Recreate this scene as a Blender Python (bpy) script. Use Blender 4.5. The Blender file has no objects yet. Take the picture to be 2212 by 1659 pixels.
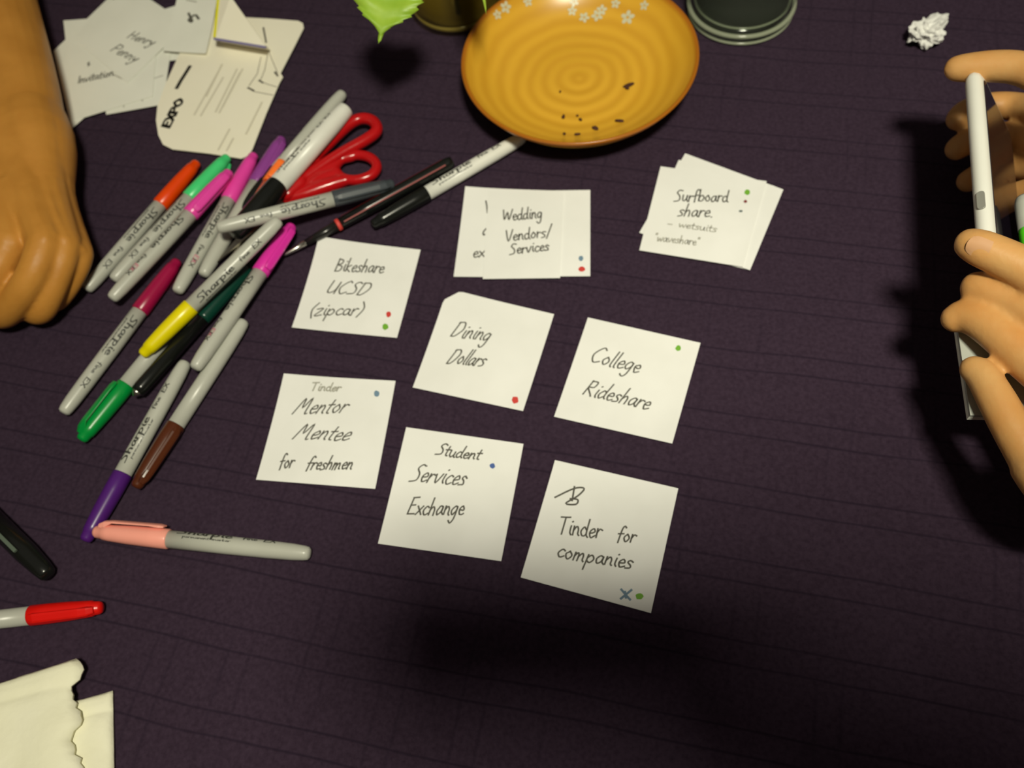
import bpy, bmesh, math, random
from mathutils import Vector, Matrix, noise
random.seed(7)
PI = math.pi
SC = bpy.context.scene
COL = SC.collection

# ------------------------------------------------------------------ camera
F_PX, PITCH, ROLL, CAM_H = 1910.0, math.radians(28.32), math.radians(-11.2), 0.505
RM = Matrix.Rotation(PITCH, 3, 'X') @ Matrix.Rotation(ROLL, 3, 'Z')
cam_d = bpy.data.cameras.new('camera')
cam_d.sensor_fit = 'HORIZONTAL'
cam_d.sensor_width = 36.0
cam_d.lens = F_PX / 2212 * 36.0
cam_d.clip_start = 0.01
cam_d.dof.use_dof = True
cam_d.dof.focus_distance = 0.43
cam_d.dof.aperture_fstop = 9.0
cam = bpy.data.objects.new('camera', cam_d)
COL.objects.link(cam)
cam.matrix_world = Matrix.Translation((0, 0, CAM_H)) @ RM.to_4x4()
SC.camera = cam

# ------------------------------------------------------------------ light
W = bpy.data.worlds.new('world')
SC.world = W
W.use_nodes = True
bg = W.node_tree.nodes['Background']
bg.inputs[0].default_value = (1.0, 0.89, 0.76, 1)
bg.inputs[1].default_value = 0.11

ld = bpy.data.lights.new('ceiling_lamp_offscreen', 'AREA')
ld.shape = 'RECTANGLE'
ld.size, ld.size_y = 0.20, 0.16
ld.energy = 7.0
ld.spread = math.radians(95)
ld.color = (1.0, 0.958, 0.75)
lo = bpy.data.objects.new('ceiling_lamp_offscreen', ld)
COL.objects.link(lo)
lo.location = (0.15, -0.27, 1.5)
lo.rotation_euler = (Vector((0.16, 0.28, 0)) - lo.location).to_track_quat('-Z', 'Y').to_euler()

SC.view_settings.view_transform = 'Standard'
SC.view_settings.look = 'None'
SC.view_settings.gamma = 1.0
SC.view_settings.exposure = 0.0
SC.view_settings.use_curve_mapping = False


# ------------------------------------------------------------------ helpers
def at(x, y, z=0.0):
    """point of the scene at height z seen at photo pixel (x, y)"""
    d = RM @ Vector(((x - 1106) / F_PX, -(y - 829.5) / F_PX, -1))
    return Vector((0, 0, CAM_H)) + d * ((z - CAM_H) / d.z)


def srgb(r, g, b):
    f = lambda c: (c / 255 / 12.92) if c / 255 <= 0.04045 else ((c / 255 + 0.055) / 1.055) ** 2.4
    return (f(r), f(g), f(b), 1)


def mat(name, col, rough=0.5, **kw):
    m = bpy.data.materials.new(name)
    m.use_nodes = True
    nt = m.node_tree
    b = nt.nodes['Principled BSDF']
    b.inputs['Base Color'].default_value = col
    b.inputs['Roughness'].default_value = rough
    for k, v in kw.items():
        k = k.replace('_', ' ')
        if k in b.inputs:
            b.inputs[k].default_value = v
    return m


def noise_mix(m, c1, c2, scale=60, detail=3, bump=0.0, bump_scale=200, bump_dist=0.0005):
    """colour varies between two tones by noise, with a fine bump"""
    nt = m.node_tree
    b = nt.nodes['Principled BSDF']
    tc = nt.nodes.new('ShaderNodeTexCoord')
    n = nt.nodes.new('ShaderNodeTexNoise')
    n.inputs['Scale'].default_value = scale
    n.inputs['Detail'].default_value = detail
    nt.links.new(tc.outputs['Object'], n.inputs['Vector'])
    r = nt.nodes.new('ShaderNodeValToRGB')
    r.color_ramp.elements[0].position = 0.3
    r.color_ramp.elements[1].position = 0.7
    r.color_ramp.elements[0].color = c1
    r.color_ramp.elements[1].color = c2
    nt.links.new(n.outputs['Fac'], r.inputs['Fac'])
    nt.links.new(r.outputs['Color'], b.inputs['Base Color'])
    if bump:
        n2 = nt.nodes.new('ShaderNodeTexNoise')
        n2.inputs['Scale'].default_value = bump_scale
        n2.inputs['Detail'].default_value = 3
        nt.links.new(tc.outputs['Object'], n2.inputs['Vector'])
        bp = nt.nodes.new('ShaderNodeBump')
        bp.inputs['Strength'].default_value = bump
        bp.inputs['Distance'].default_value = bump_dist
        nt.links.new(n2.outputs['Fac'], bp.inputs['Height'])
        nt.links.new(bp.outputs['Normal'], b.inputs['Normal'])
    return m


def mesh_obj(name, verts, faces, m, parent=None, smooth=False):
    me = bpy.data.meshes.new(name)
    me.from_pydata([tuple(v) for v in verts], [], faces)
    me.validate()
    bm = bmesh.new()
    bm.from_mesh(me)
    bmesh.ops.recalc_face_normals(bm, faces=bm.faces)
    bm.to_mesh(me)
    bm.free()
    if smooth:
        me.shade_smooth()
    if m:
        me.materials.append(m)
    return link(name, me, parent)


def link(name, me, parent=None):
    o = bpy.data.objects.new(name, me)
    COL.objects.link(o)
    if parent is not None:
        o.parent = parent
    return o


def bm_obj(name, bm, m, parent=None, smooth=False):
    me = bpy.data.meshes.new(name)
    bmesh.ops.recalc_face_normals(bm, faces=bm.faces)
    bm.to_mesh(me)
    bm.free()
    if smooth:
        me.shade_smooth()
    if m:
        me.materials.append(m)
    return link(name, me, parent)


def empty(name, loc=(0, 0, 0)):
    o = bpy.data.objects.new(name, None)
    o.empty_display_size = 0.01
    COL.objects.link(o)
    o.location = loc
    return o


def tag(o, label, cat, group=None):
    o['label'] = label
    o['category'] = cat
    if group:
        o['group'] = group
    return o


def lathe(prof, n=28, axis='Z'):
    """verts, faces of a revolved profile [(r, h)...]; ends closed when r == 0"""
    V, Fc, rings = [], [], []
    for r, h in prof:
        if r < 1e-7:
            rings.append([len(V)])
            V.append((0, 0, h))
        else:
            rings.append(list(range(len(V), len(V) + n)))
            for k in range(n):
                a = 2 * PI * k / n
                V.append((r * math.cos(a), r * math.sin(a), h))
    for A, B in zip(rings, rings[1:]):
        for k in range(n):
            k2 = (k + 1) % n
            if len(A) == 1 and len(B) == 1:
                continue
            if len(A) == 1:
                Fc.append((A[0], B[k], B[k2]))
            elif len(B) == 1:
                Fc.append((A[k], B[0], A[k2]))
            else:
                Fc.append((A[k], B[k], B[k2], A[k2]))
    if axis == 'X':
        V = [(h, x, y) for x, y, h in V]
    return V, Fc


def catmull(pts, sub=5):
    if len(pts) == 2:
        return [tuple(a + (b - a) * k / 6 for a, b in zip(*pts)) for k in range(7)]
    P = [pts[0]] + list(pts) + [pts[-1]]
    out = []
    for i in range(1, len(P) - 2):
        a, b, c, d = P[i - 1], P[i], P[i + 1], P[i + 2]
        for s in range(sub):
            t = s / sub
            out.append(tuple(0.5 * (2 * b[k] + (c[k] - a[k]) * t + (2 * a[k] - 5 * b[k] + 4 * c[k] - d[k]) * t * t
                                    + (3 * b[k] - a[k] - 3 * c[k] + d[k]) * t ** 3) for k in range(len(b))))
    out.append(tuple(pts[-1]))
    return out


# ------------------------------------------------------------------ single-stroke handwriting
# x-height 1, ascender 2, descender -0.9; strokes split by '|'
GL = {
 'a': (.95, '.7,.85 .4,1 .08,.55 .25,.02 .6,.3 .72,.95 .7,.3 .95,0'),
 'b': (.95, '.1,2 .1,0 .12,.6 .5,1 .8,.5 .5,0 .1,.15'),
 'c': (.8, '.7,.85 .4,1 .08,.5 .35,0 .75,.2'),
 'd': (.95, '.65,.8 .35,1 .05,.5 .3,0 .65,.3|.75,2 .68,.4 .9,0'),
 'e': (.8, '.1,.5 .65,.6 .45,1 .1,.6 .3,0 .75,.2'),
 'f': (.75, '.75,1.8 .5,2 .3,1.5 .25,-.2|0,.95 .65,1'),
 'g': (.95, '.7,.85 .4,1 .08,.55 .3,.05 .65,.4 .72,.95 .65,-.5 .35,-.9 .05,-.6'),
 'h': (.95, '.15,2 .1,0|.1,.5 .4,1 .65,.7 .68,0'),
 'i': (.45, '.2,1 .18,.3 .35,0|.25,1.45 .3,1.5'),
 'k': (.9, '.12,2 .1,0|.65,1 .12,.45 .7,0'),
 'l': (.4, '.2,2 .15,.3 .32,0'),
 'm': (1.35, '.1,1 .1,0|.1,.5 .35,1 .5,.7 .5,0|.5,.5 .8,1 .98,.7 1,.2 1.15,0'),
 'n': (.9, '.1,1 .1,0|.1,.5 .4,1 .62,.7 .64,.2 .8,0'),
 'o': (.9, '.4,1 .08,.5 .4,0 .72,.5 .4,1'),
 'p': (.95, '.1,1 .05,-.9|.1,.6 .45,1 .75,.55 .45,.05 .1,.25'),
 'r': (.7, '.1,1 .1,0|.1,.5 .35,.95 .65,.85'),
 's': (.75, '.65,.85 .35,1 .15,.75 .5,.4 .5,.1 .05,0'),
 't': (.65, '.3,1.6 .25,.2 .5,0|0,1 .6,1.05'),
 'u': (.95, '.1,1 .12,.2 .4,0 .68,.5 .7,1 .7,.2 .9,0'),
 'v': (.85, '.05,1 .35,0 .75,1'),
 'w': (1.2, '.05,1 .25,0 .55,.8 .8,0 1.1,1'),
 'x': (.85, '.05,1 .75,0|.75,1 .05,0'),
 'y': (.9, '.05,1 .3,.25 .7,1|.7,1 .3,-.9 .05,-.7'),
 'z': (.85, '.05,1 .7,1 .05,0 .8,.02'),
 'B': (1.15, '.15,1.9 .1,0|.1,1.9 .75,1.7 .7,1.2 .2,1 .9,.75 .75,.1 .1,0'),
 'C': (1.3, '1.1,1.75 .7,2 .1,1 .5,.05 1.1,.25'),
 'D': (1.35, '.2,1.9 .1,0|.1,1.8 .8,1.9 1.1,1.1 .6,.1 .1,0'),
 'E': (1.1, '.25,1.9 .1,0|.2,1.9 .95,1.95|.15,1 .75,1.05|.1,0 .95,.02'),
 'H': (1.2, '.15,1.9 .1,0|.9,1.9 .85,0|.1,.95 .9,1'),
 'I': (.5, '.25,1.9 .2,0'),
 'M': (1.6, '0,0 .35,1.9 .65,.7 1.05,1.9 1.25,.1 1.5,0'),
 'O': (1.4, '.7,1.9 .1,.95 .7,0 1.25,.95 .7,1.9'),
 'P': (1.1, '.15,1.9 .1,0|.1,1.9 .8,1.8 .8,1.1 .15,.9'),
 'R': (1.2, '.15,1.9 .1,0|.1,1.8 .75,1.8 .7,1.1 .15,.95 1.0,0'),
 'S': (1.1, '1,1.75 .6,1.95 .25,1.5 .7,.9 .7,.2 0,0'),
 'T': (1.2, '.05,1.9 1.1,1.95|.6,1.9 .5,0'),
 'U': (1.25, '.1,1.9 .15,.3 .5,0 .95,.5 1,1.9 1.05,0'),
 'V': (1.1, '.05,1.9 .45,0 1.0,1.9'),
 'W': (1.7, '.1,1.7 .35,0 .8,1.3 1.1,0 1.6,1.8'),
 'X': (1.2, '.1,1.9 1,0|1,1.9 .1,0'),
 '(': (.6, '.5,2 .1,.9 .45,-.4'),
 ')': (.6, '.1,2 .5,.9 .1,-.4'),
 '/': (.9, '.8,2.1 .05,-.3'),
 '-': (1.0, '.1,.5 .8,.5'),
 '.': (.5, '.2,0 .26,.04'),
 '"': (.6, '.15,2 .12,1.6|.4,2 .38,1.6'),
 ' ': (.9, ''),
}


def text_strokes(txt):
    x, out = 0.0, []
    for ch in txt:
        adv, s = GL[ch]
        if s:
            for st in s.split('|'):
                pts = [tuple(float(c) for c in p.split(',')) for p in st.split()]
                out.append([(px + x, py) for px, py in catmull(pts, 4)])
        x += adv
    return out, x


def ribbon(strokes, width, V, Fc, fn):
    """flat ribbon along 2-D strokes, every vertex sent through fn(x, y)"""
    for st in strokes:
        st = [p for i, p in enumerate(st) if i == 0 or (abs(p[0] - st[i - 1][0]) + abs(p[1] - st[i - 1][1])) > 1e-9]
        if len(st) < 2:
            continue
        # square ends drawn a little longer
        d0 = Vector(st[0]) - Vector(st[1]); d0.normalize()
        d1 = Vector(st[-1]) - Vector(st[-2]); d1.normalize()
        st = [tuple(Vector(st[0]) + d0 * width * .4)] + st[1:-1] + [tuple(Vector(st[-1]) + d1 * width * .4)]
        base = len(V)
        for i, p in enumerate(st):
            a = Vector(st[max(i - 1, 0)]); b = Vector(st[min(i + 1, len(st) - 1)])
            d = (b - a)
            if d.length < 1e-9:
                d = Vector((1, 0))
            d.normalize()
            nrm = Vector((-d.y, d.x)) * width / 2
            V.append(fn(p[0] + nrm.x, p[1] + nrm.y))
            V.append(fn(p[0] - nrm.x, p[1] - nrm.y))
        for i in range(len(st) - 1):
            k = base + 2 * i
            Fc.append((k, k + 1, k + 3, k + 2))


# ------------------------------------------------------------------ materials
U22 = math.radians(-22.0)


def cloth_material():
    m = bpy.data.materials.new('purple_checked_cloth')
    m.use_nodes = True
    nt = m.node_tree
    N, L = nt.nodes, nt.links
    b = N['Principled BSDF']
    b.inputs['Roughness'].default_value = 0.9
    b.inputs['Specular IOR Level'].default_value = 0.12
    b.inputs['Sheen Weight'].default_value = 0.08
    b.inputs['Sheen Tint'].default_value = (0.8, 0.7, 1, 1)
    tc = N.new('ShaderNodeTexCoord')
    warp = N.new('ShaderNodeTexNoise')
    warp.inputs['Scale'].default_value = 5.0
    L.new(tc.outputs['Object'], warp.inputs['Vector'])
    sep = N.new('ShaderNodeSeparateXYZ')
    L.new(tc.outputs['Object'], sep.inputs[0])

    def mth(op, a, bb=None, c=None):
        n = N.new('ShaderNodeMath')
        n.operation = op
        for i, v in enumerate((a, bb, c)):
            if v is None:
                continue
            if isinstance(v, (int, float)):
                n.inputs[i].default_value = v
            else:
                L.new(v, n.inputs[i])
        return n.outputs[0]

    wv = mth('MULTIPLY', mth('SUBTRACT', warp.outputs['Fac'], 0.5), 0.012)

    def lines(coord, phase, period, gap, w):
        c = mth('ADD', coord, wv)
        outs = []
        for off in (phase, phase - gap):
            f = mth('FRACT', mth('DIVIDE', mth('ADD', mth('SUBTRACT', c, off), 10.0 * period), period))
            d = mth('MULTIPLY', mth('ABSOLUTE', mth('SUBTRACT', f, 0.5)), period)   # 0.5*period at the line
            d = mth('SUBTRACT', period / 2, d)
            s = N.new('ShaderNodeMapRange')
            s.interpolation_type = 'SMOOTHSTEP'
            s.inputs['From Min'].default_value = 0.0
            s.inputs['From Max'].default_value = w
            s.inputs['To Min'].default_value = 1.0
            s.inputs['To Max'].default_value = 0.0
            L.new(d, s.inputs['Value'])
            outs.append(s.outputs['Result'])
        return mth('MAXIMUM', outs[0], outs[1])

    lv = lines(sep.outputs['Y'], 0.2553, 0.0462, 0.0132, 0.0013)
    lu = lines(sep.outputs['X'], 0.018, 0.0462, 0.0132, 0.0018)
    # weave faintness varies
    n1 = N.new('ShaderNodeTexNoise')
    n1.inputs['Scale'].default_value = 14.0
    L.new(tc.outputs['Object'], n1.inputs['Vector'])
    n3 = N.new('ShaderNodeTexNoise')
    n3.inputs['Scale'].default_value = 9.0
    L.new(tc.outputs['Object'], n3.inputs['Vector'])
    fade = N.new('ShaderNodeMapRange')
    fade.inputs['From Min'].default_value = 0.42
    fade.inputs['From Max'].default_value = 0.62
    L.new(n3.outputs['Fac'], fade.inputs['Value'])
    lu2 = mth('MULTIPLY', mth('MULTIPLY', lu, 0.33), fade.outputs['Result'])
    allv = mth('MAXIMUM', mth('MULTIPLY', lv, mth('ADD', mth('MULTIPLY', n1.outputs['Fac'], 0.5), 0.4)), lu2)
    n2 = N.new('ShaderNodeTexNoise')
    n2.inputs['Scale'].default_value = 420.0
    n2.inputs['Detail'].default_value = 2.0
    L.new(tc.outputs['Object'], n2.inputs['Vector'])
    ramp = N.new('ShaderNodeValToRGB')
    ramp.color_ramp.elements[0].position = 0.25
    ramp.color_ramp.elements[0].color = (0.0262, 0.0148, 0.0280, 1)
    ramp.color_ramp.elements[1].position = 0.75
    ramp.color_ramp.elements[1].color = (0.042, 0.0254, 0.0450, 1)
    L.new(n2.outputs['Fac'], ramp.inputs['Fac'])
    mix = N.new('ShaderNodeMix')
    mix.data_type = 'RGBA'
    L.new(allv, mix.inputs['Factor'])
    L.new(ramp.outputs['Color'], mix.inputs['A'])
    mix.inputs['B'].default_value = (0.014, 0.008, 0.018, 1)
    L.new(mix.outputs['Result'], b.inputs['Base Color'])
    bp = N.new('ShaderNodeBump')
    bp.inputs['Strength'].default_value = 0.35
    bp.inputs['Distance'].default_value = 0.0006
    h = mth('SUBTRACT', mth('MULTIPLY', n2.outputs['Fac'], 0.35), allv)
    L.new(h, bp.inputs['Height'])
    L.new(bp.outputs['Normal'], b.inputs['Normal'])
    return m


M_CLOTH = cloth_material()
M_PAPER = noise_mix(mat('white_note_paper', (.8, .8, .8, 1), 0.75), (.80, .80, .775, 1), (.86, .86, .84, 1), 25, 3, 0.08, 300)
M_PAPER2 = noise_mix(mat('lightened_note_paper', (.8, .8, .8, 1), 0.75), (.82, .83, .75, 1), (.87, .88, .80, 1), 25, 3, 0.08, 300)  # yellowish paper, its colour lightened to offset the lamp's falloff at the left
M_CARD = noise_mix(mat('cream_card', (.8, .8, .8, 1), 0.5), (.91, .87, .71, 1), (.94, .90, .76, 1), 20, 3)
M_INK = mat('black_ink', (.022, .020, .016, 1), 0.6)
M_INK_GREY = mat('pencil_grey_ink', (.36, .35, .30, 1), 0.7)
M_INK_SOFT = mat('soft_black_ink', (.09, .085, .07, 1), 0.7)
M_PRINT = mat('barrel_print', (.05, .052, .045, 1), 0.5)
M_PRINT_PINK = mat('barrel_print_pink', (.55, .16, .24, 1), 0.5)
M_DOT = {'red': mat('red_ink', (.62, .05, .04, 1), 0.6), 'green': mat('green_ink', (.17, .42, .03, 1), 0.6),
         'blue': mat('blue_ink', (.06, .12, .36, 1), 0.6), 'teal': mat('blue_grey_ink', (.16, .26, .36, 1), 0.6),
         'maroon': mat('maroon_ink', (.22, .05, .05, 1), 0.6), 'grey': mat('grey_ink', (.12, .16, .16, 1), 0.6)}
M_BARREL = noise_mix(mat('grey_plastic_barrel', (.5, .5, .46, 1), 0.33), (.47, .475, .42, 1), (.50, .505, .45, 1), 40)
M_WHITEBARREL = noise_mix(mat('white_plastic_barrel', (.8, .8, .75, 1), 0.35), (.74, .74, .68, 1), (.79, .79, .73, 1), 40)
M_BLACK = mat('black_plastic', (.008, .009, .008, 1), 0.22)


def cap_mat(name, col, rough=0.3):
    c = Vector(col[:3])
    return noise_mix(mat(name, col, rough), tuple(c * .95) + (1,), tuple(c * 1.03) + (1,), 60)


# ------------------------------------------------------------------ the setting: floor, table, tablecloth
def setting():
    m = noise_mix(mat('floor_wood', (.1, .06, .03, 1), 0.5), (.06, .035, .018, 1), (.11, .065, .035, 1), 6)
    fl = mesh_obj('floor', [(-3, -3, -.755), (3, -3, -.755), (3, 3.5, -.755), (-3, 3.5, -.755),
                            (-3, -3, -.80), (3, -3, -.80), (3, 3.5, -.80), (-3, 3.5, -.80)],
                  [(0, 1, 2, 3), (4, 7, 6, 5), (0, 4, 5, 1), (1, 5, 6, 2), (2, 6, 7, 3), (3, 7, 4, 0)], m)
    fl['kind'] = 'structure'
    wm0 = noise_mix(mat('beige_wall_paint', (.5, .45, .35, 1), .9), (.46, .40, .30, 1), (.52, .46, .36, 1), 3)
    for nm, x0, x1, y0, y1 in (('wall_left', -2.25, -2.2, -2, 2.6), ('wall_right', 2.2, 2.25, -2, 2.6), ('wall_back', -2.2, 2.2, 2.6, 2.65), ('wall_front', -2.2, 2.2, -2.05, -2)):
        w = mesh_obj(nm, [(x, y, z) for z in (-.755, 1.75) for x, y in ((x0, y0), (x1, y0), (x1, y1), (x0, y1))],
                     [(0, 3, 2, 1), (4, 5, 6, 7), (0, 1, 5, 4), (1, 2, 6, 5), (2, 3, 7, 6), (3, 0, 4, 7)], wm0)
        w['kind'] = 'structure'
    # table (turned 22 degrees like the weave of its cloth)
    t = empty('dining_table', (0, 0, -.755))
    t.rotation_euler = (0, 0, U22)
    tag(t, 'wooden dining table under the dark purple cloth', 'table')
    wm = noise_mix(mat('table_wood', (.15, .08, .04, 1), 0.4), (.10, .055, .025, 1), (.18, .10, .05, 1), 12)

    def box(name, x0, x1, y0, y1, z0, z1, parent):
        return mesh_obj(name, [(x, y, z) for z in (z0, z1) for x, y in ((x0, y0), (x1, y0), (x1, y1), (x0, y1))],
                        [(0, 3, 2, 1), (4, 5, 6, 7), (0, 1, 5, 4), (1, 2, 6, 5), (2, 3, 7, 6), (3, 0, 4, 7)], wm, parent)
    u0, u1, v0, v1 = -.90, .36, -.13, .70
    box('table_top', u0, u1, v0, v1, .72, .7495, t)
    for x in (u0 + .05, u1 - .11):
        for y in (v0 + .05, v1 - .11):
            box('leg', x, x + .06, y, y + .06, 0, .72, t)
    # cloth: fine grid over the top, sides hanging down
    us, vs = [], []
    hang = .24
    nu, nv = 230, 150
    for i in range(nu + 1):
        us.append(u0 - hang + (u1 - u0 + 2 * hang) * i / nu)
    for j in range(nv + 1):
        vs.append(v0 - hang + (v1 - v0 + 2 * hang) * j / nv)
    V, Fc = [], []
    rx = .012
    for v in vs:
        for u in us:
            ou = max(u0 - rx - u, u - u1 - rx, 0.0)
            ov = max(v0 - rx - v, v - v1 - rx, 0.0)
            drop = max(ou, ov)
            x = min(max(u, u0 - rx), u1 + rx)
            y = min(max(v, v0 - rx), v1 + rx)
            z = -.0002
            nz = noise.noise(Vector((u * 3.2, v * 6, 0)))
            nz2 = noise.noise(Vector((u * 9 + v * 3, v * 14, 4)))
            z -= .0016 * (abs(nz) ** .8) + .0007 * abs(nz2)
            if drop > 0:
                z -= drop
                if ou >= ov:
                    k = .018 * math.sin(v * 24) * min(1, drop / .1) + .02 * min(1, drop / .1)
                    x += k if u > 0 else -k
                else:
                    k = .018 * math.sin(u * 22) * min(1, drop / .1) + .02 * min(1, drop / .1)
                    y += k if v > .3 else -k
            V.append((x, y, z))
    for j in range(nv):
        for i in range(nu):
            k = j * (nu + 1) + i
            Fc.append((k, k + 1, k + nu + 2, k + nu + 1))
    c = mesh_obj('tablecloth', V, Fc, M_CLOTH, None, True)
    c.rotation_euler = (0, 0, U22)
    tag(c, 'dark purple tablecloth with fine woven check lines', 'tablecloth')


setting()


# ------------------------------------------------------------------ paper notes
def bil(c, u, v):
    """c = TL, TR, BR, BL; u to the right, v downwards"""
    return (c[0] * (1 - u) + c[1] * u) * (1 - v) + (c[3] * (1 - u) + c[2] * u) * v


class Note:
    def __init__(self, name, px, z, label, cat='sticky note', group=None, curl=0.0, m=None, th=.00035, fold=None, lift=(0, 0, 0, 0)):
        self.c = [at(x, y, z) for x, y in px]
        self.z, self.curl, self.lift, self.th = z, curl, lift, th
        n = 20 if fold else 10
        V, Fc = [], []
        idx = {}
        for s in (0, 1):
            for j in range(n + 1):
                for i in range(n + 1):
                    u, v = i / n, j / n
                    p = self.pt(u, v)
                    if fold and u < fold and v < fold and u + v < fold:      # folded-over corner
                        d = (fold - u - v) * .5
                        p = self.pt(u + d, v + d)
                    idx[s, i, j] = len(V)
                    V.append(p + Vector((0, 0, 0 if s else -th)))
        for j in range(n):
            for i in range(n):
                Fc.append((idx[1, i, j], idx[1, i, j + 1], idx[1, i + 1, j + 1], idx[1, i + 1, j]))
                Fc.append((idx[0, i, j], idx[0, i + 1, j], idx[0, i + 1, j + 1], idx[0, i, j + 1]))
        for k in range(n):
            for a, b in (((k, 0), (k + 1, 0)), ((k + 1, n), (k, n)), ((0, k + 1), (0, k)), ((n, k), (n, k + 1))):
                Fc.append((idx[1, a[0], a[1]], idx[1, b[0], b[1]], idx[0, b[0], b[1]], idx[0, a[0], a[1]]))
        o = self.c[3]
        self.o = Vector((o.x, o.y, 0))
        self.thing = empty(name, self.o)
        tag(self.thing, label, cat, group)
        self.sheet = mesh_obj('paper_sheet', [v - self.o for v in V], Fc, m or M_PAPER, self.thing)

    def dz(self, u, v):
        # gentle curl: edges rise a touch above the cloth, corners can lift more
        z = self.curl * (abs(2 * v - 1) ** 3) * .5
        w = ((1 - u) * (1 - v), u * (1 - v), u * v, (1 - u) * v)
        for wi, li in zip(w, self.lift):
            z += li * wi ** 3
        return z

    def pt(self, u, v):
        p = bil(self.c, u, v)
        return Vector((p.x, p.y, self.z + self.th + self.dz(u, v)))

    def uv(self, x, y):
        p = at(x, y, self.z + self.th)
        u = v = .5
        for _ in range(12):
            q = bil(self.c, u, v)
            du = bil(self.c, u + .01, v) - bil(self.c, u - .01, v)
            dv = bil(self.c, u, v + .01) - bil(self.c, u, v - .01)
            du, dv = du * 50, dv * 50
            e = p - q
            det = du.x * dv.y - du.y * dv.x
            u += (e.x * dv.y - e.y * dv.x) / det
            v += (du.x * e.y - du.y * e.x) / det
        return u, v

    def surf(self, P, eps=.00012):
        """drop a world xy point onto the sheet"""
        u = v = .5
        for _ in range(8):
            q = bil(self.c, u, v)
            du = (bil(self.c, u + .01, v) - bil(self.c, u - .01, v)) * 50
            dv = (bil(self.c, u, v + .01) - bil(self.c, u, v - .01)) * 50
            ex, ey = P.x - q.x, P.y - q.y
            det = du.x * dv.y - du.y * dv.x
            u += (ex * dv.y - ey * dv.x) / det
            v += (du.x * ey - du.y * ex) / det
        return Vector((P.x, P.y, self.z + self.th + self.dz(u, v) + eps)) - self.o

    def write(self, lines, m=None, name='handwriting', w=.0010):
        """lines: (text, x0, y0, x1, y1, x-height px, slant)"""
        V, Fc = [], []
        for txt, x0, y0, x1, y1, xh, sl in lines:
            A, B = at(x0, y0, self.z), at(x1, y1, self.z)
            st, adv = text_strokes(txt)
            X = (B - A) / adv
            ex = (B - A).normalized()
            up = Vector((-ex.y, ex.x, 0))
            # height measured in the photo along the note
            hp = at(x0, y0 - xh, self.z) - A
            Y = up * hp.length * .97 + ex * hp.length * sl
            jit = random.Random(txt)
            dy = [jit.uniform(-.08, .08) for _ in range(64)]
            wx = w / hp.length
            flat = [[(px * X.length / hp.length, py + dy[int(px) % 64]) for px, py in s] for s in st]
            hx = ex * hp.length
            ribbon(flat, wx, V, Fc, lambda a, b: self.surf(A + hx * a + Y * b))
        mesh_obj(name, V, Fc, m or M_INK_SOFT, self.thing)

    def draw(self, strokes, m=None, name='ink_mark', w=.0011, smooth=True):
        V, Fc = [], []
        for s in strokes:
            pts = [tuple(at(x, y, self.z)[:2]) for x, y in s]
            ribbon([catmull(pts, 4) if smooth else pts], w, V, Fc, lambda a, b: self.surf(Vector((a, b, 0))))
        return mesh_obj(name, V, Fc, m or M_INK_SOFT, self.thing)

    def dot(self, x, y, rx, ry, colour):
        c = at(x, y, self.z)
        a = (at(x + rx, y, self.z) - c)
        b = (at(x, y - ry, self.z) - c)
        V = [self.surf(c)]
        jit = random.Random(x)
        for k in range(14):
            t = 2 * PI * k / 14
            V.append(self.surf(c + (a * math.cos(t) + b * math.sin(t)) * jit.uniform(.88, 1.1)))
        Fc = [(0, 1 + k, 1 + (k + 1) % 14) for k in range(14)]
        d = mesh_obj('ink_dot', V, Fc, M_DOT[colour], self.thing)
        d['label'] = {'red': 'red marker dot', 'green': 'green marker dot', 'blue': 'blue marker dot', 'teal': 'blue-grey marker dot',
                      'maroon': 'small dark red dot', 'grey': 'small grey dot'}[colour]


G_GRID = 'white notes laid out on the cloth'
Z0 = .0004
n = Note('sticky_note', [(692, 517), (909, 541), (858, 731), (632, 710)], Z0,
         'white note reading Bikeshare in its first line, red and green dots', group=G_GRID, curl=.001, lift=(.003, 0, 0, .001))
n.write([('Bikeshare', 723, 586, 828, 591, 14, .15), ('UCSD', 703, 633, 794, 639, 14, .35), ('(zipcar)', 667, 683, 782, 681, 14, .3)])
n.dot(840, 680, 5.5, 6.5, 'red'); n.dot(833, 707, 6.5, 7, 'green')

n = Note('sticky_note', [(968, 627), (1197, 680), (1130, 889), (892, 838)], Z0,
         'white note reading Dining Dollars, with a bent corner and one red dot', group=G_GRID, curl=.001, fold=.12, lift=(.002, 0, 0, 0))
n.write([('Dining', 972, 727, 1056, 737, 17, .35), ('Dollars', 964, 785, 1043, 793, 17, .4)])
n.dot(1113, 865, 7.5, 8, 'red')

n = Note('sticky_note', [(1270, 687), (1513, 742), (1452, 959), (1197, 901)], Z0,
         'white note reading College Rideshare, with one green dot', group=G_GRID, curl=.0008)
n.write([('College', 1270, 781, 1379, 806, 18, .3), ('Rideshare', 1257, 852, 1400, 885, 18, .35)])
n.dot(1465, 753, 6, 6, 'green')

n = Note('sticky_note', [(616, 811), (855, 824), (811, 1057), (554, 1037)], Z0,
         'white note reading Mentor Mentee for freshmen, with one blue dot', group=G_GRID, curl=.001, lift=(.002, 0, 0, 0))
n.write([('Mentor', 633, 894, 745, 893, 18, .5), ('Mentee', 633, 948, 752, 953, 18, .5),
         ('for', 602, 1013, 634, 1010, 16, .25), ('freshmen', 660, 1015, 760, 1015, 15, .3)])
n.write([('Tinder', 670, 846, 736, 846, 9, .2)], M_INK_GREY, 'faint_handwriting')
n.dot(814, 851, 6, 6.5, 'teal')

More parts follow.
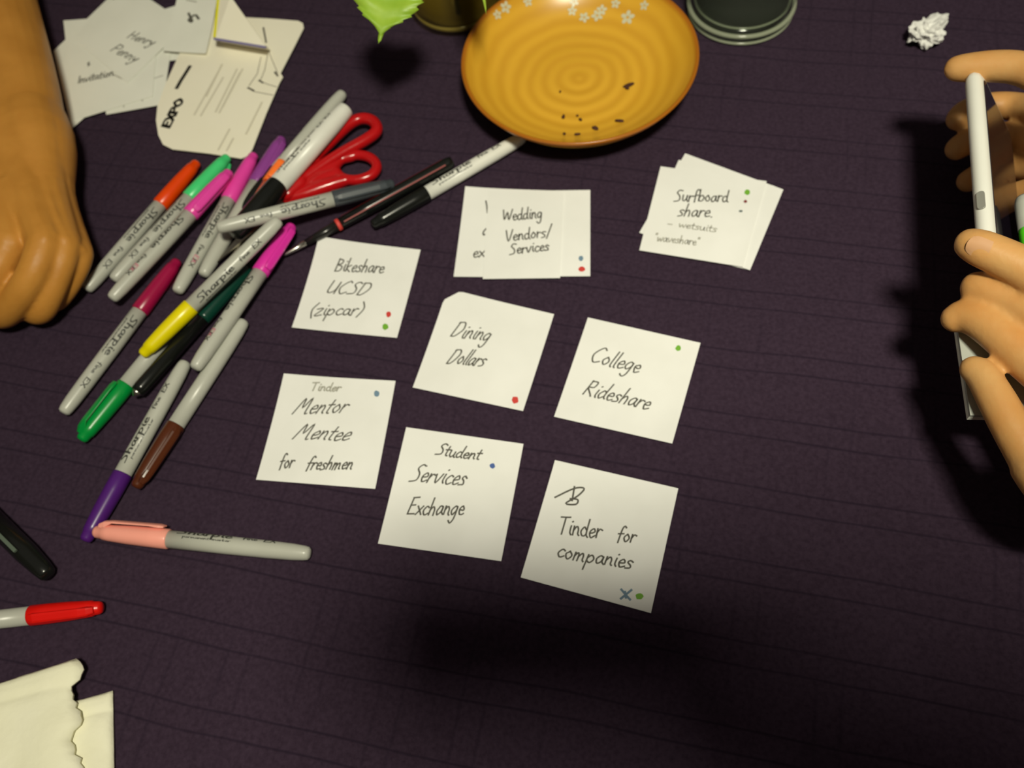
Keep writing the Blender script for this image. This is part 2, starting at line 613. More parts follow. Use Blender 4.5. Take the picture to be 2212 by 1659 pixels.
n = Note('sticky_note', [(878, 924), (1131, 960), (1083, 1213), (817, 1175)], Z0,
         'white note reading Student Services Exchange, with one blue dot', group=G_GRID, curl=.001)
n.write([('Student', 940, 983, 1036, 994, 13, .3), ('Services', 884, 1040, 1003, 1049, 20, .35), ('Exchange', 878, 1112, 1001, 1113, 19, .25)])
n.dot(1064, 1007, 6, 6, 'blue')

n = Note('sticky_note', [(1199, 995), (1465, 1056), (1406, 1325), (1125, 1248)], Z0,
         'white note ending in the word companies, half in shade, green dot', group=G_GRID, curl=.001)
n.write([('Tinder', 1203, 1154, 1299, 1163, 20, .12), ('for', 1331, 1169, 1372, 1172, 17, .25), ('companies', 1201, 1203, 1364, 1231, 18, .2)])
n.draw([[(1199, 1075), (1240, 1056), (1262, 1056), (1248, 1072), (1222, 1088), (1244, 1090), (1248, 1080), (1232, 1078)], [(1241, 1052), (1236, 1082)]])
n.draw([[(1342, 1274), (1352, 1286), (1361, 1296)], [(1364, 1275), (1352, 1285), (1341, 1294)], [(1350, 1279), (1352, 1292)]], M_DOT['teal'], 'ink_cross', .0013)
n.dot(1381, 1289, 8.5, 7, 'green')

# wedding pile
G_W = 'notes in the Wedding Vendors pile'
n = Note('sticky_note', [(1006, 407), (1222, 413), (1204, 600), (980, 598)], Z0,
         'note half covered by the Wedding Vendors note, letters ex showing', group=G_W, lift=(.002, 0, 0, 0))
n.draw([[(1050, 436), (1052, 448), (1053, 461)], [(1050, 495), (1044, 503), (1045, 509), (1047, 507)]])
n.write([('ex', 1021, 557, 1047, 556, 13, .1)])
n = Note('sticky_note', [(1060, 414), (1275, 411), (1275, 597), (1050, 598)], Z0 + .0007,
         'note under the Wedding Vendors note, showing blue-grey and red dots', group=G_W)
n.dot(1255, 559, 5.5, 5.5, 'teal'); n.dot(1257, 582, 7.5, 5.5, 'red')
n = Note('sticky_note', [(1056, 413), (1218, 414), (1210, 601), (1043, 603)], Z0 + .0014,
         'note reading Wedding Vendors/ Services, top of its pile', group=G_W)
n.write([('Wedding', 1085, 477, 1172, 472, 13, .05), ('Vendors/', 1092, 522, 1193, 511, 13, .1), ('Services', 1101, 551, 1187, 541, 12, .1)])

# surfboard pile
G_S = 'notes in the Surfboard share pile'
n = Note('sticky_note', [(1466, 346), (1672, 402), (1612, 582), (1386, 528)], Z0,
         'blank note at the bottom of the Surfboard share pile', group=G_S)
n = Note('sticky_note', [(1480, 332), (1692, 410), (1620, 584), (1381, 503)], Z0 + .0007,
         'blank note turned askew under the Surfboard share note, corners sticking out', group=G_S)
n = Note('sticky_note', [(1427, 360), (1656, 392), (1605, 577), (1381, 541)], Z0 + .0014,
         'note reading Surfboard share, top of its pile with three small dots', group=G_S)
n.write([('Surfboard', 1456, 435, 1573, 437, 13, .15), ('share.', 1463, 468, 1541, 470, 14, .25)])
n.write([('- wetsuits', 1440, 488, 1548, 502, 8, .1), ('"waveshare"', 1412, 521, 1510, 531, 9, .1)], M_INK_GREY, 'faint_handwriting', .0008)
n.dot(1614, 416, 6.5, 6, 'green'); n.dot(1610, 436, 4, 3.5, 'maroon'); n.dot(1600, 457, 4.5, 2.5, 'grey')

# ------------------------------------------------------------------ loose papers beside the left arm
G_P = 'loose written papers beside the arm'
pz = .0006
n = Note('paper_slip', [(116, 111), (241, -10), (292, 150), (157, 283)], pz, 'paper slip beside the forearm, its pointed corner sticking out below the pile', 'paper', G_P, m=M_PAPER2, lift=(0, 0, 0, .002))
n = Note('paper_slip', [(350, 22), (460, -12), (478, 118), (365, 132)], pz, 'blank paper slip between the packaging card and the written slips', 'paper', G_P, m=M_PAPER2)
n = Note('paper_slip', [(205, 110), (372, 95), (352, 226), (230, 248)], pz + .0008, 'paper slip with small grey bracket lines, under the Invitation slip', 'paper', G_P, m=M_PAPER2)
n.draw([[(268, 232), (266, 210), (312, 208), (318, 190), (328, 172), (352, 164)], [(278, 212), (280, 220)], [(308, 209), (308, 219)]], M_INK_GREY, 'ink_mark', .0009, False)  # thin grey bracket line with two short ticks
n = Note('paper_slip', [(140, 49), (345, 24), (330, 208), (158, 262)], pz + .0016, 'paper slip reading Invitation with a long grey tail', 'paper', G_P, m=M_PAPER2, lift=(.002, 0, 0, 0))
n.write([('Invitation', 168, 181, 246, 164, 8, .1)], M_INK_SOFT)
n.draw([[(246, 162), (258, 168), (270, 172), (284, 166), (296, 158)]], M_INK_GREY, 'grey_tail', .0009)  # thin grey curved line running on from the last letter
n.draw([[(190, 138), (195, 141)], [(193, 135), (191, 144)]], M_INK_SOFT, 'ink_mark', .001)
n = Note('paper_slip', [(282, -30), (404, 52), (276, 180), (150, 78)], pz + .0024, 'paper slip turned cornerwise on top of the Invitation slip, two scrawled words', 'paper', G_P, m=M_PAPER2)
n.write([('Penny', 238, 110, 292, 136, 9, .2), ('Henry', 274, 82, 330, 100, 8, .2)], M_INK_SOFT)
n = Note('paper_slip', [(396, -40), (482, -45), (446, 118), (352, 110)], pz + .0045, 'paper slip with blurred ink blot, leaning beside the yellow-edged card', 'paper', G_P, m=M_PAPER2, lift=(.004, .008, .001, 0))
n.draw([[(408, 30), (416, 48), (408, 44), (420, 34)], [(424, 34), (430, 42)]], M_INK_SOFT, 'ink_mark', .0022)
n.draw([[(404, 2), (425, 6)], [(408, -6), (428, -2)]], M_INK_GREY, 'ink_mark', .0012)


def packaging_card():
    out = [(440, 20), (520, 37), (580, 40), (644, 45), (654, 50), (656, 60), (640, 92), (610, 150), (606, 158), (611, 166), (604, 178),
           (575, 245), (545, 322), (536, 336), (520, 342), (450, 331), (372, 322), (352, 312), (342, 292), (337, 260), (340, 230), (358, 180), (380, 132), (405, 80)]
    z = .0034
    P = [at(x, y, z) for x, y in out]
    o = Vector((P[15].x, P[15].y, 0))
    t = empty('packaging_card', o)
    tag(t, 'cream packaging card with rounded corners and bold black lettering', 'card')
    th = .0008
    N = len(P)
    V = [p - o for p in P] + [p - o - Vector((0, 0, th)) for p in P]
    Fc = [tuple(range(N)), tuple(range(2 * N - 1, N - 1, -1))] + [(k, (k + 1) % N, N + (k + 1) % N, N + k) for k in range(N)]
    mesh_obj('card_sheet', V, Fc, M_CARD, t)

    def strokes(name, ss, m, w):
        V, Fc = [], []
        for k, s in enumerate(ss):
            pts = [tuple(at(x, y, z)[:2]) for x, y in s]
            ribbon([pts], w, V, Fc, lambda a, b: Vector((a, b, z + .00015 + k * .00004)) - o)
        return mesh_obj(name, V, Fc, m, t)
    V, Fc = [], []
    A, B = at(366, 276, z), at(398, 214, z)
    st, adv = text_strokes('EXPO')
    ex = (B - A).normalized(); up = Vector((-ex.y, ex.x, 0))
    s = (B - A).length / adv
    ribbon([[(a, b) for a, b in q] for q in st], .50, V, Fc, lambda a, b: A + ex * (a * s) + up * (b * .0036) + Vector((0, 0, .00015)) - o)
    e = mesh_obj('lettering', V, Fc, M_INK, t)
    e['label'] = 'bold black lettering'
    strokes('printed_bar', [[(382, 190), (391, 174), (400, 160), (410, 144)]], M_INK, .0032)
    g = []
    for x0, y0, x1, y1 in ((420, 248, 470, 158), (434, 250, 482, 168), (466, 242, 512, 150), (474, 244, 518, 158), (482, 230, 524, 150), (472, 324, 496, 280),
                           (490, 326, 504, 300), (532, 290, 566, 222), (446, 208, 480, 140)):
        g.append([(x0, y0), ((x0 + x1) / 2, (y0 + y1) / 2), (x1, y1)])
    strokes('small_print', g, mat('pale_print', (.66, .62, .50, 1), .6), .0016)
    strokes('printed_line', [[(569, 60), (572, 76), (575, 92)]], M_INK_SOFT, .0015)
    strokes('printed_line', [[(576, 100), (588, 130), (600, 158)], [(594, 160), (602, 164)], [(562, 176), (580, 183), (598, 188)], [(534, 190), (548, 198), (590, 206)],
                             [(578, 120), (572, 152), (562, 176)], [(564, 124), (556, 160), (538, 186)]], mat('line_print', (.22, .20, .16, 1), .6), .0006)
    strokes('printed_line', [[(594, 156), (600, 164)], [(560, 174), (568, 179)], [(536, 190), (548, 196)]], M_INK, .0016)


packaging_card()


def edged_card():
    """small stiff card leaning on the packaging card, yellow left rim and blue lower rim"""
    c = [at(478, -40, .030), at(498, -8, .030), at(574, 100, .017), at(466, 82, .017)]
    o = Vector((c[3].x, c[3].y, .0045))
    t = empty('edged_card', o)
    tag(t, 'small white card with yellow and blue rims leaning on the packaging card', 'card')
    nrm = (c[1] - c[0]).cross(c[3] - c[0]).normalized()
    if nrm.z < 0:
        nrm = -nrm

    def slab(name, q, th, m, up=0.0):
        q = [p + nrm * up for p in q]
        V = [p - o for p in q] + [p - o - nrm * th for p in q]
        return mesh_obj(name, V, [(0, 1, 2, 3), (7, 6, 5, 4), (0, 4, 5, 1), (1, 5, 6, 2), (2, 6, 7, 3), (3, 7, 4, 0)], m, t)
    slab('card_face', c, .0008, M_CARD)
    ex = (c[2] - c[3]).normalized(); ey = (c[0] - c[3]).normalized()
    y = slab('yellow_rim', [c[0] - ex * .0022, c[0], c[3], c[3] - ex * .0022], .0012, mat('yellow_card_rim', srgb(228, 222, 40), .5), .0004)
    b = slab('blue_rim', [c[3] - ex * .0022, c[2], c[2] - ey * .0018, c[3] - ex * .0014 - ey * .0020], .0012, mat('blue_card_rim', srgb(125, 118, 165), .5), .0004)
    # foot that props it: the folded lower edge reaching the card below
    foot = [c[3], c[2], Vector((c[2].x, c[2].y + .010, .0036)), Vector((c[3].x, c[3].y + .010, .0036))]
    V = [p - o for p in foot] + [p - o + Vector((0, .0008, 0)) for p in foot]
    mesh_obj('folded_foot', V, [(0, 1, 2, 3), (7, 6, 5, 4), (0, 4, 5, 1), (1, 5, 6, 2), (2, 6, 7, 3), (3, 7, 4, 0)], M_CARD, t)


edged_card()

# ------------------------------------------------------------------ markers
ML = .131


def barrel_mesh(r=.0055, L=ML, joint=.019, key=''):
    # local x: cap tip at +L/2, barrel end at -L/2; joint = x of the cap edge
    h0 = -L / 2
    prof = [(0, h0), (r * .45, h0 + .0002), (r * .70, h0 + .0012), (r * .80, h0 + .0035), (r * .90, h0 + .010), (r * .97, h0 + .025), (r, h0 + .05), (r, joint + .004), (0, joint + .004)]
    V, Fc = lathe(prof, 28, 'X')
    me = bpy.data.meshes.new('barrel')
    me.from_pydata(V, [], Fc)
    me.shade_smooth()
    return me


def cap_mesh(r=.0058, L=ML, joint=.019):
    h1 = L / 2
    prof = [(0, joint), (r * .98, joint), (r * 1.06, joint + .0008), (r * 1.04, joint + .012), (r * .98, joint + .025), (r * .86, h1 - .010), (r * .80, h1 - .0062),
            (r * .72, h1 - .0058), (r * .66, h1 - .0020), (r * .5, h1 - .0004), (0, h1)]
    V, Fc = lathe(prof, 28, 'X')
    me = bpy.data.meshes.new('cap')
    me.from_pydata(V, [], Fc)
    me.shade_smooth()
    return me


def clip_mesh(r=.0058, L=ML, joint=.019):
    """pocket clip: a bar standing off the cap, joined to it near the tip"""
    bm = bmesh.new()
    h1 = L / 2
    xs = [h1 - .0035, h1 - .007, h1 - .012, joint + .012, joint + .006, joint + .003]
    zt = [r * .95, r * 1.28, r * 1.38, r * 1.46, r * 1.48, r * 1.40]
    zb = [r * .45, r * .60, r * 1.16, r * 1.28, r * 1.20, r * 1.22]
    w = [.0019, .0026, .0028, .0030, .0030, .0024]
    rings = []
    for x, a, b, ww in zip(xs, zt, zb, w):
        rings.append([bm.verts.new(p) for p in ((x, -ww, b), (x, ww, b), (x, ww * .9, a - .0004), (x, ww * .5, a), (x, -ww * .5, a), (x, -ww * .9, a - .0004))])
    for A, B in zip(rings, rings[1:]):
        for k in range(6):
            bm.faces.new((A[k], A[(k + 1) % 6], B[(k + 1) % 6], B[k]))
    bm.faces.new(rings[0])
    bm.faces.new(rings[-1][::-1])
    bmesh.ops.recalc_face_normals(bm, faces=bm.faces)
    me = bpy.data.meshes.new('clip')
    bm.to_mesh(me)
    bm.free()
    return me


def print_mesh(r, x0, x1, xh, words, ang0=0.0, up=1):
    """lettering wrapped round a barrel: from x0 (start) to x1, centred at angle ang0 from the top"""
    V, Fc = [], []
    for txt, a0, a1, off, h in words:
        st, adv = text_strokes(txt)
        xa, xb = x0 + (x1 - x0) * a0, x0 + (x1 - x0) * a1
        s = (xb - xa) / adv
        sg = -1 if xb < xa else 1

        def fn(a, b):
            x = xa + a * h * sg * abs(s) / h
            t = ang0 + (b * h + off - h * .5) / r * up
            R = r * 1.012
            return (x, sg * -R * math.sin(-t) * 1.0, R * math.cos(t))
        k = abs(s)
        fl = [[(a, b) for a, b in q] for q in st]
        ribbon(fl, .26, V, Fc, fn)
    me = bpy.data.meshes.new('lettering')
    me.from_pydata(V, [], Fc)
    return me


MESH_B, MESH_C, MESH_CLIP = barrel_mesh(), cap_mesh(), clip_mesh()
G_M = 'felt markers in the heap of pens'


def frame_x(A, B, roll=0.0):
    """matrix with local +x from B (barrel end) to A (cap tip), z near world up, rolled about x"""
    x = (A - B).normalized()
    y = Vector((0, 0, 1)).cross(x).normalized()
    z = x.cross(y)
    m = Matrix((x, y, z)).transposed()
    m = m @ Matrix.Rotation(roll, 3, 'X')
    return m


def marker(label, tip, end, zt, ze, colour, clip_deg=None, text_deg=0.0, barrel=None, text=True, pink=False, group=G_M, rough=.3, scale_r=1.0, flip=False, name='marker'):
    A, B = at(tip[0], tip[1], zt), at(end[0], end[1], ze)
    C = (A + B) / 2
    t = empty(name)
    L = (A - B).length
    t.matrix_world = Matrix.Translation(C) @ frame_x(A, B).to_4x4()
    tag(t, label, 'marker', group)
    S = (L / ML, scale_r, scale_r)
    b = link('barrel', MESH_B.copy() if barrel else MESH_B, t)
    if not MESH_B.materials:
        MESH_B.materials.append(M_BARREL)
    if barrel:
        b.data.materials.clear()
        b.data.materials.append(barrel)
    b.scale = S
    if text:
        words = [('Sharpie', .04, .56, .0008, .0024), ('permanent marker', .10, .56, -.0026, .0008), ('fine', .66, .80, .0006, .0014), ('EX', .86, .98, .0004, .0016)]
        me = print_mesh(.0055, .0155, -.047, 1, words, math.radians(text_deg), 1)
        me.materials.append(M_PRINT)
        p = link('lettering', me, b)
    if pink:
        me = print_mesh(.0055, -.035, -.042, 1, [('EX', 0, 1, .0006, .0016)], math.radians(text_deg), 1)
        me.materials.append(M_PRINT_PINK)
        link('pink_lettering', me, b)
    cme = MESH_C.copy()
    cme.materials.append(colour)
    c = link('cap', cme, t)
    c.scale = S
    if clip_deg is not None:
        k = MESH_CLIP.copy()
        k.materials.append(colour)
        kk = link('clip', k, c)
        kk.rotation_euler = (math.radians(clip_deg), 0, 0)
    return t


CAP = {k: cap_mat('cap_' + k, c) for k, c in dict(
    orange=(.80, .058, .0, 1), mint=(.06, .66, .21, 1), pink=(.80, .06, .40, 1), lilac=(.27, .055, .30, 1), amber=(1.0, .20, .03, 1),
    berry=(.33, .004, .055, 1), yellow=(.80, .68, .0, 1), green=(.0, .27, .045, 1), purple=(.075, .012, .17, 1), brown=(.085, .020, .006, 1),
    salmon=(.95, .38, .30, 1), red=(.72, .006, .003, 1), slate=(.050, .060, .070, 1), hot=(.72, .03, .38, 1), lime=(.12, .80, .02, 1)).items()}
R0 = .0062
marker('grey marker with orange-red cap, lying against the mint-capped marker', (427, 350), (186, 627), R0, R0, CAP['orange'], 200, 25)
marker('grey marker with mint green cap, between orange and pink caps', (493, 338), (244, 606), R0, R0, CAP['mint'], 150, 10)
marker('grey marker with pink cap and clip, lying on the mint-capped marker', (498, 370), (240, 647), .0148, .0148, CAP['pink'], 45, -10, pink=True)
marker('grey marker with smooth pink cap beside the lilac-capped marker', (550, 333), (382, 632), R0, R0, CAP['pink'], 180, 20, pink=True)
marker('grey marker with lilac purple cap beside the white jumbo marker', (610, 298), (438, 596), R0, R0, CAP['lilac'], 60, 0, text=False)
marker('marker with light orange cap pinned under the white jumbo marker', (613, 350), (527, 488), .0130, .0135, CAP['amber'], 20, 0, barrel=CAP['amber'], text=False)
marker('grey marker whose rounded end pokes out past the white jumbo marker', (512, 470), (742, 200), R0, R0 + .001, M_BLACK, 150, 60)
marker('grey marker with dark slate cap lying across the heap of pens', (852, 397), (468, 493), .0125, .0310, CAP['slate'], 40, 30)
marker('white-barrelled marker with black cap, its end under the bowl rim', (803, 487), (1132, 296), R0, R0, M_BLACK, 150, 0, barrel=M_WHITEBARREL)
marker('grey marker with dark berry red cap, apart from the heap of pens', (385, 562), (136, 893), R0, R0, CAP['berry'], 180, 25)
marker('grey marker with shiny yellow cap on top of the heap of pens', (306, 768), (604, 474), .0140, .0335, CAP['yellow'], 130, -60)
marker('grey marker with glossy green cap and clip, below the yellow cap', (174, 952), (440, 628), R0, R0, CAP['green'], 28, 90)
marker('grey marker with hot pink clipped cap, crossing beside the green pen', (632, 486), (420, 797), 0.0110, .0160, CAP['hot'], 55, -30, pink=True)
marker('grey marker with brown cap beside the purple-capped marker', (292, 1054), (528, 692), R0, R0, CAP['brown'], -52, 170)
marker('grey marker with deep purple cap touching the salmon-capped marker', (183, 1170), (402, 781), R0, R0, CAP['purple'], 170, -5)
marker('grey marker with pale salmon pink cap, lying below the heap of pens', (203, 1148), (671, 1196), .0095, R0, CAP['salmon'], 60, 36)
marker('grey marker with bright red cap, lying near the paper napkins', (222, 1312), (-215, 1362), R0, R0, CAP['red'], 30, 60, text=False)


def jumbo_marker():
    """bigger white marker with a black cap, near the top of the heap"""
    A, B = at(504, 508, .0225), at(747, 236, .0190)
    t = empty('jumbo_marker')
    t.matrix_world = Matrix.Translation((A + B) / 2) @ frame_x(A, B).to_4x4()
    tag(t, 'thick white jumbo marker with black cap, on top of the heap', 'marker', G_M)
    L = (A - B).length
    r, j = .0074, L * .12
    h0, h1 = -L / 2, L / 2
    V, Fc = lathe([(0, h0), (r * .80, h0), (r * .88, h0 + .001), (r * .9, h0 + .006), (r, h0 + .02), (r, j + .003), (0, j + .003)], 32, 'X')
    b = mesh_obj('barrel', V, Fc, M_WHITEBARREL, t, True)
    V, Fc = lathe([(0, j), (r * 1.02, j), (r * 1.08, j + .001), (r * 1.05, j + .02), (r * .95, h1 - .008), (r * .85, h1 - .002), (r * .6, h1), (0, h1)], 32, 'X')
    mesh_obj('cap', V, Fc, M_BLACK, t, True)
    words = [('Sharpie', .02, .42, .0010, .0028), ('permanent marker', .08, .56, -.0030, .0009), ('fine point', .46, .70, .0012, .0016), ('EX', .74, .84, .0006, .0024), ('RT', .88, .99, .0006, .0024)]
    me = print_mesh(r, j - .004, h0 + .012, 1, words, math.radians(20), 1)
    me.materials.append(M_PRINT)
    link('lettering', me, b)


jumbo_marker()


def pen_from_profile(name, A, B, parts, label, cat='pen', roll=0):
    """parts: (name, profile along 0..1 with radii in m, material, [sub-parts])"""
    L = (A - B).length
    t = empty(name)
    t.matrix_world = Matrix.Translation(B) @ frame_x(A, B, roll).to_4x4()
    tag(t, label, cat)
    out = {}
    for nm, prof, m in parts:
        V, Fc = lathe([(r, s * L) for r, s in prof], 24, 'X')
        out[nm] = mesh_obj(nm, V, Fc, m, t, True)
    return t, L, out


M_STEEL = mat('brushed_steel', (.62, .60, .55, 1), .3, Metallic=1.0)
M_REDTRIM = mat('red_trim', (.22, .006, .004, 1), .5)
# thin black pen with red trim, pointing to the pink clipped cap
A, B = at(612, 552, .0050), at(978, 348, .0115)
t, L, o = pen_from_profile('rollerball_pen', A, B, [
    ('tip', [(0, 1.0), (.0006, .998), (.0013, .985), (.0020, .93), (.0024, .865), (0, .865)], M_STEEL),
    ('grip', [(0, .87), (.0025, .87), (.0034, .76), (.0040, .68), (0, .68)], mat('dark_grip', (.012, .012, .011, 1), .25)),
    ('ring', [(0, .69), (.0044, .69), (.0046, .685), (.0046, .675), (.0043, .67), (0, .67)], M_DOT['red']),
    ('barrel', [(0, .675), (.0042, .675), (.0047, .5), (.0047, .03), (.0040, .005), (0, 0)], M_BLACK)],
    'thin black pen with red stripes and pale tip, beside the slate-capped marker')
for a in (35, -40):
    V, Fc = [], []
    for k in range(13):
        s = .05 + .60 * k / 12
        r = .0048
        for d in (-6, 6):
            q = math.radians(a + d)
            V.append((s * L, -r * math.sin(q) * 1.01, r * math.cos(q) * 1.01))
    for k in range(12):
        Fc.append((2 * k, 2 * k + 1, 2 * k + 3, 2 * k + 2))
    st = mesh_obj('stripe', V, Fc, M_REDTRIM, o['barrel'])
# black-green pen under the yellow marker
A, B = at(288, 856, .0105), at(604, 500, .0060)
t, L, o = pen_from_profile('gel_pen', A, B, [
    ('tip', [(0, 1.0), (.0010, .998), (.0026, .985), (.0038, .972), (0, .972)], M_STEEL),
    ('barrel', [(0, .976), (.0045, .976), (.0050, .95), (.0052, .55), (0, .55)], M_BLACK),
    ('grip_sleeve', [(0, .555), (.0053, .555), (.0055, .54), (.0055, .25), (.0052, .24), (0, .24)], mat('dark_green_plastic', (.004, .045, .030, 1), .25)),
    ('end_cap', [(0, .245), (.0050, .245), (.0048, .02), (.0036, 0), (0, 0)], M_BLACK)],
    'black and dark green pen with metal tip, under the yellow-capped marker')
# black marker at the left edge
A, B = at(106, 1243, .0070), at(-120, 1020, .0070)
t, L, o = pen_from_profile('chisel_marker', A, B, [
    ('cap', [(0, 1.0), (.0035, 1.0), (.0050, .985), (.0058, .93), (.0068, .80), (.0070, .40), (0, .40)], M_BLACK),
    ('barrel', [(0, .405), (.0066, .405), (.0066, .02), (.005, 0), (0, 0)], mat('black_barrel', (.012, .012, .012, 1), .3))],
    'black chisel marker with grey clip line, above the red-capped marker', 'marker')
bm = bmesh.new()
bmesh.ops.create_cube(bm, size=1)
bmesh.ops.scale(bm, vec=(L * .34, .0022, .0016), verts=bm.verts)
bmesh.ops.bevel(bm, geom=bm.edges[:], offset=.0004, segments=1)
c = bm_obj('clip', bm, mat('grey_green_clip', (.10, .13, .10, 1), .35), o['cap'])
c.location = (L * .62, -.0020, .0078)


# ------------------------------------------------------------------ voxel-united organic shapes
def tube_shape(bm, a, b, ra, rb, seg=14):
    a, b = Vector(a), Vector(b)
    d = b - a
    if max(ra, rb) > .018:
        seg = 24
    for p, r in ((a, ra), (b, rb)):
        bmesh.ops.create_icosphere(bm, subdivisions=3 if .025 < r < .045 else 2, radius=r, matrix=Matrix.Translation(p))
    if d.length < 1e-6:
        return
    q = d.to_track_quat('Z', 'Y').to_matrix().to_4x4()
    bmesh.ops.create_cone(bm, cap_ends=True, segments=seg, radius1=ra, radius2=rb, depth=d.length,
                          matrix=Matrix.Translation((a + b) / 2) @ q)


def chain(bm, pts, sub=4):
    P = [tuple(p) for p in pts]
    P = catmull(P, sub) if len(P) > 2 else P
    for p, q in zip(P, P[1:]):
        tube_shape(bm, p[:3], q[:3], p[3], q[3])


def united(name, bm, voxel, smooth_it, m, parent=None, origin=None):
    me = bpy.data.meshes.new(name)
    bm.to_mesh(me)
    bm.free()
    tmp = bpy.data.objects.new('tmp', me)
    COL.objects.link(tmp)
    r = tmp.modifiers.new('r', 'REMESH')
    r.mode = 'VOXEL'
    r.voxel_size = voxel
    if smooth_it:
        s = tmp.modifiers.new('s', 'SMOOTH')
        s.factor = .5
        s.iterations = smooth_it
    dg = bpy.context.evaluated_depsgraph_get()
    out = bpy.data.meshes.new_from_object(tmp.evaluated_get(dg))
    bpy.data.objects.remove(tmp)
    bpy.data.meshes.remove(me)
    out.name = name
    out.shade_smooth()
    out.materials.clear()
    if m:
        out.materials.append(m)
    o = link(name, out, parent)
    if origin is not None:
        out.transform(Matrix.Translation(-Vector(origin)))
        o.location = origin
    return o


def merge_into(o, bm_coarse, voxel, smooth_it):
    """add the parts of a body that lie far from the hands, at a coarser grain, to the same mesh"""
    c = united('coarse', bm_coarse, voxel, smooth_it, None)
    c.data.transform(Matrix.Translation(-o.location))
    bm = bmesh.new()
    bm.from_mesh(o.data)
    bm.from_mesh(c.data)
    bm.to_mesh(o.data)
    bm.free()
    o.data.shade_smooth()
    bpy.data.objects.remove(c)


def pxr(x, y, z, r):
    p = at(x, y, z)
    return (p.x, p.y, p.z, r)


# ------------------------------------------------------------------ scissors
def scissors():
    t = empty('scissors', at(625, 425, 0))
    o = t.location.copy()
    tag(t, 'red-handled scissors with blades under the heap of pens', 'scissors')
    mred = cap_mat('red_handle_plastic', (.48, .006, .008, 1), .22)
    off = lambda L: [(p[0] - o.x, p[1] - o.y, p[2], p[3]) for p in L]
    bm = bmesh.new()
    z = .0075
    # lower ring
    loop0 = [(722, 364), (736, 345), (766, 335), (798, 340), (814, 358), (803, 378), (770, 389), (738, 384), (722, 364)]
    chain(bm, off([pxr(x, y, z, .0040) for x, y in loop0]), 4)
    for pts in ([(728, 354, .0042), (692, 376, .0055), (650, 408, .0055), (622, 424, .005)], [(750, 388, .0042), (706, 402, .0058), (660, 418, .0056), (622, 428, .005)],
                [(760, 338, .0042), (715, 350, .0045), (680, 380, .005)], [(716, 378, .0045), (692, 390, .0058), (660, 412, .005)]):
        chain(bm, off([pxr(x, y, z, r) for x, y, r in pts]), 3)
    united('handle', bm, .0011, 4, mred, t)
    bm = bmesh.new()
    z = .0105
    loop = [(640, 398), (690, 362), (740, 330), (790, 302), (814, 282), (806, 262), (782, 256), (755, 268), (715, 305), (670, 352), (640, 398)]
    chain(bm, off([pxr(x, y, z, .0046) for x, y in loop]), 4)
    chain(bm, off([pxr(650, 395, z, .006), pxr(622, 420, z, .0055)]), 3)
    united('handle', bm, .0011, 4, mred, t)
    steel = mat('scissor_steel', (.42, .40, .34, 1), .32, Metallic=1.0)
    for zz, tipx, tipy, w in ((.0032, 468, 592, 1), (.0052, 455, 582, -1)):
        P, T = at(630, 420, zz), at(tipx, tipy, zz)
        d = (T - P).normalized()
        s = Vector((-d.y, d.x, 0)) * .0065
        q = [P - s * .9, P + s * .9, P + (T - P) * .5 + s * (.75 if w > 0 else .35), T, P + (T - P) * .5 - s * (.35 if w > 0 else .75)]
        V = [p - o for p in q] + [p - o + Vector((0, 0, .0016)) for p in q]
        N = 5
        mesh_obj('blade', V, [tuple(range(N)), tuple(range(2 * N - 1, N - 1, -1))] + [(k, (k + 1) % N, N + (k + 1) % N, N + k) for k in range(N)], steel, t)
    V, Fc = lathe([(0, .0030), (.0035, .0030), (.0035, .0078), (.0028, .0086), (0, .0088)], 18)
    pv = mesh_obj('pivot_screw', V, Fc, steel, t, True)
    pv.location = at(612, 438, 0) - o


scissors()


# ------------------------------------------------------------------ bowl
BC = Vector((.097, .519, 0))
BR_IN = [(0, .0084), (.006, .0084), (.012, .0080), (.018, .0084), (.024, .0081), (.030, .0085), (.036, .0082), (.042, .0087), (.048, .0089), (.054, .0102), (.060, .0120), (.066, .0148), (.072, .0185), (.078, .0232), (.083, .0280), (.0862, .0318)]


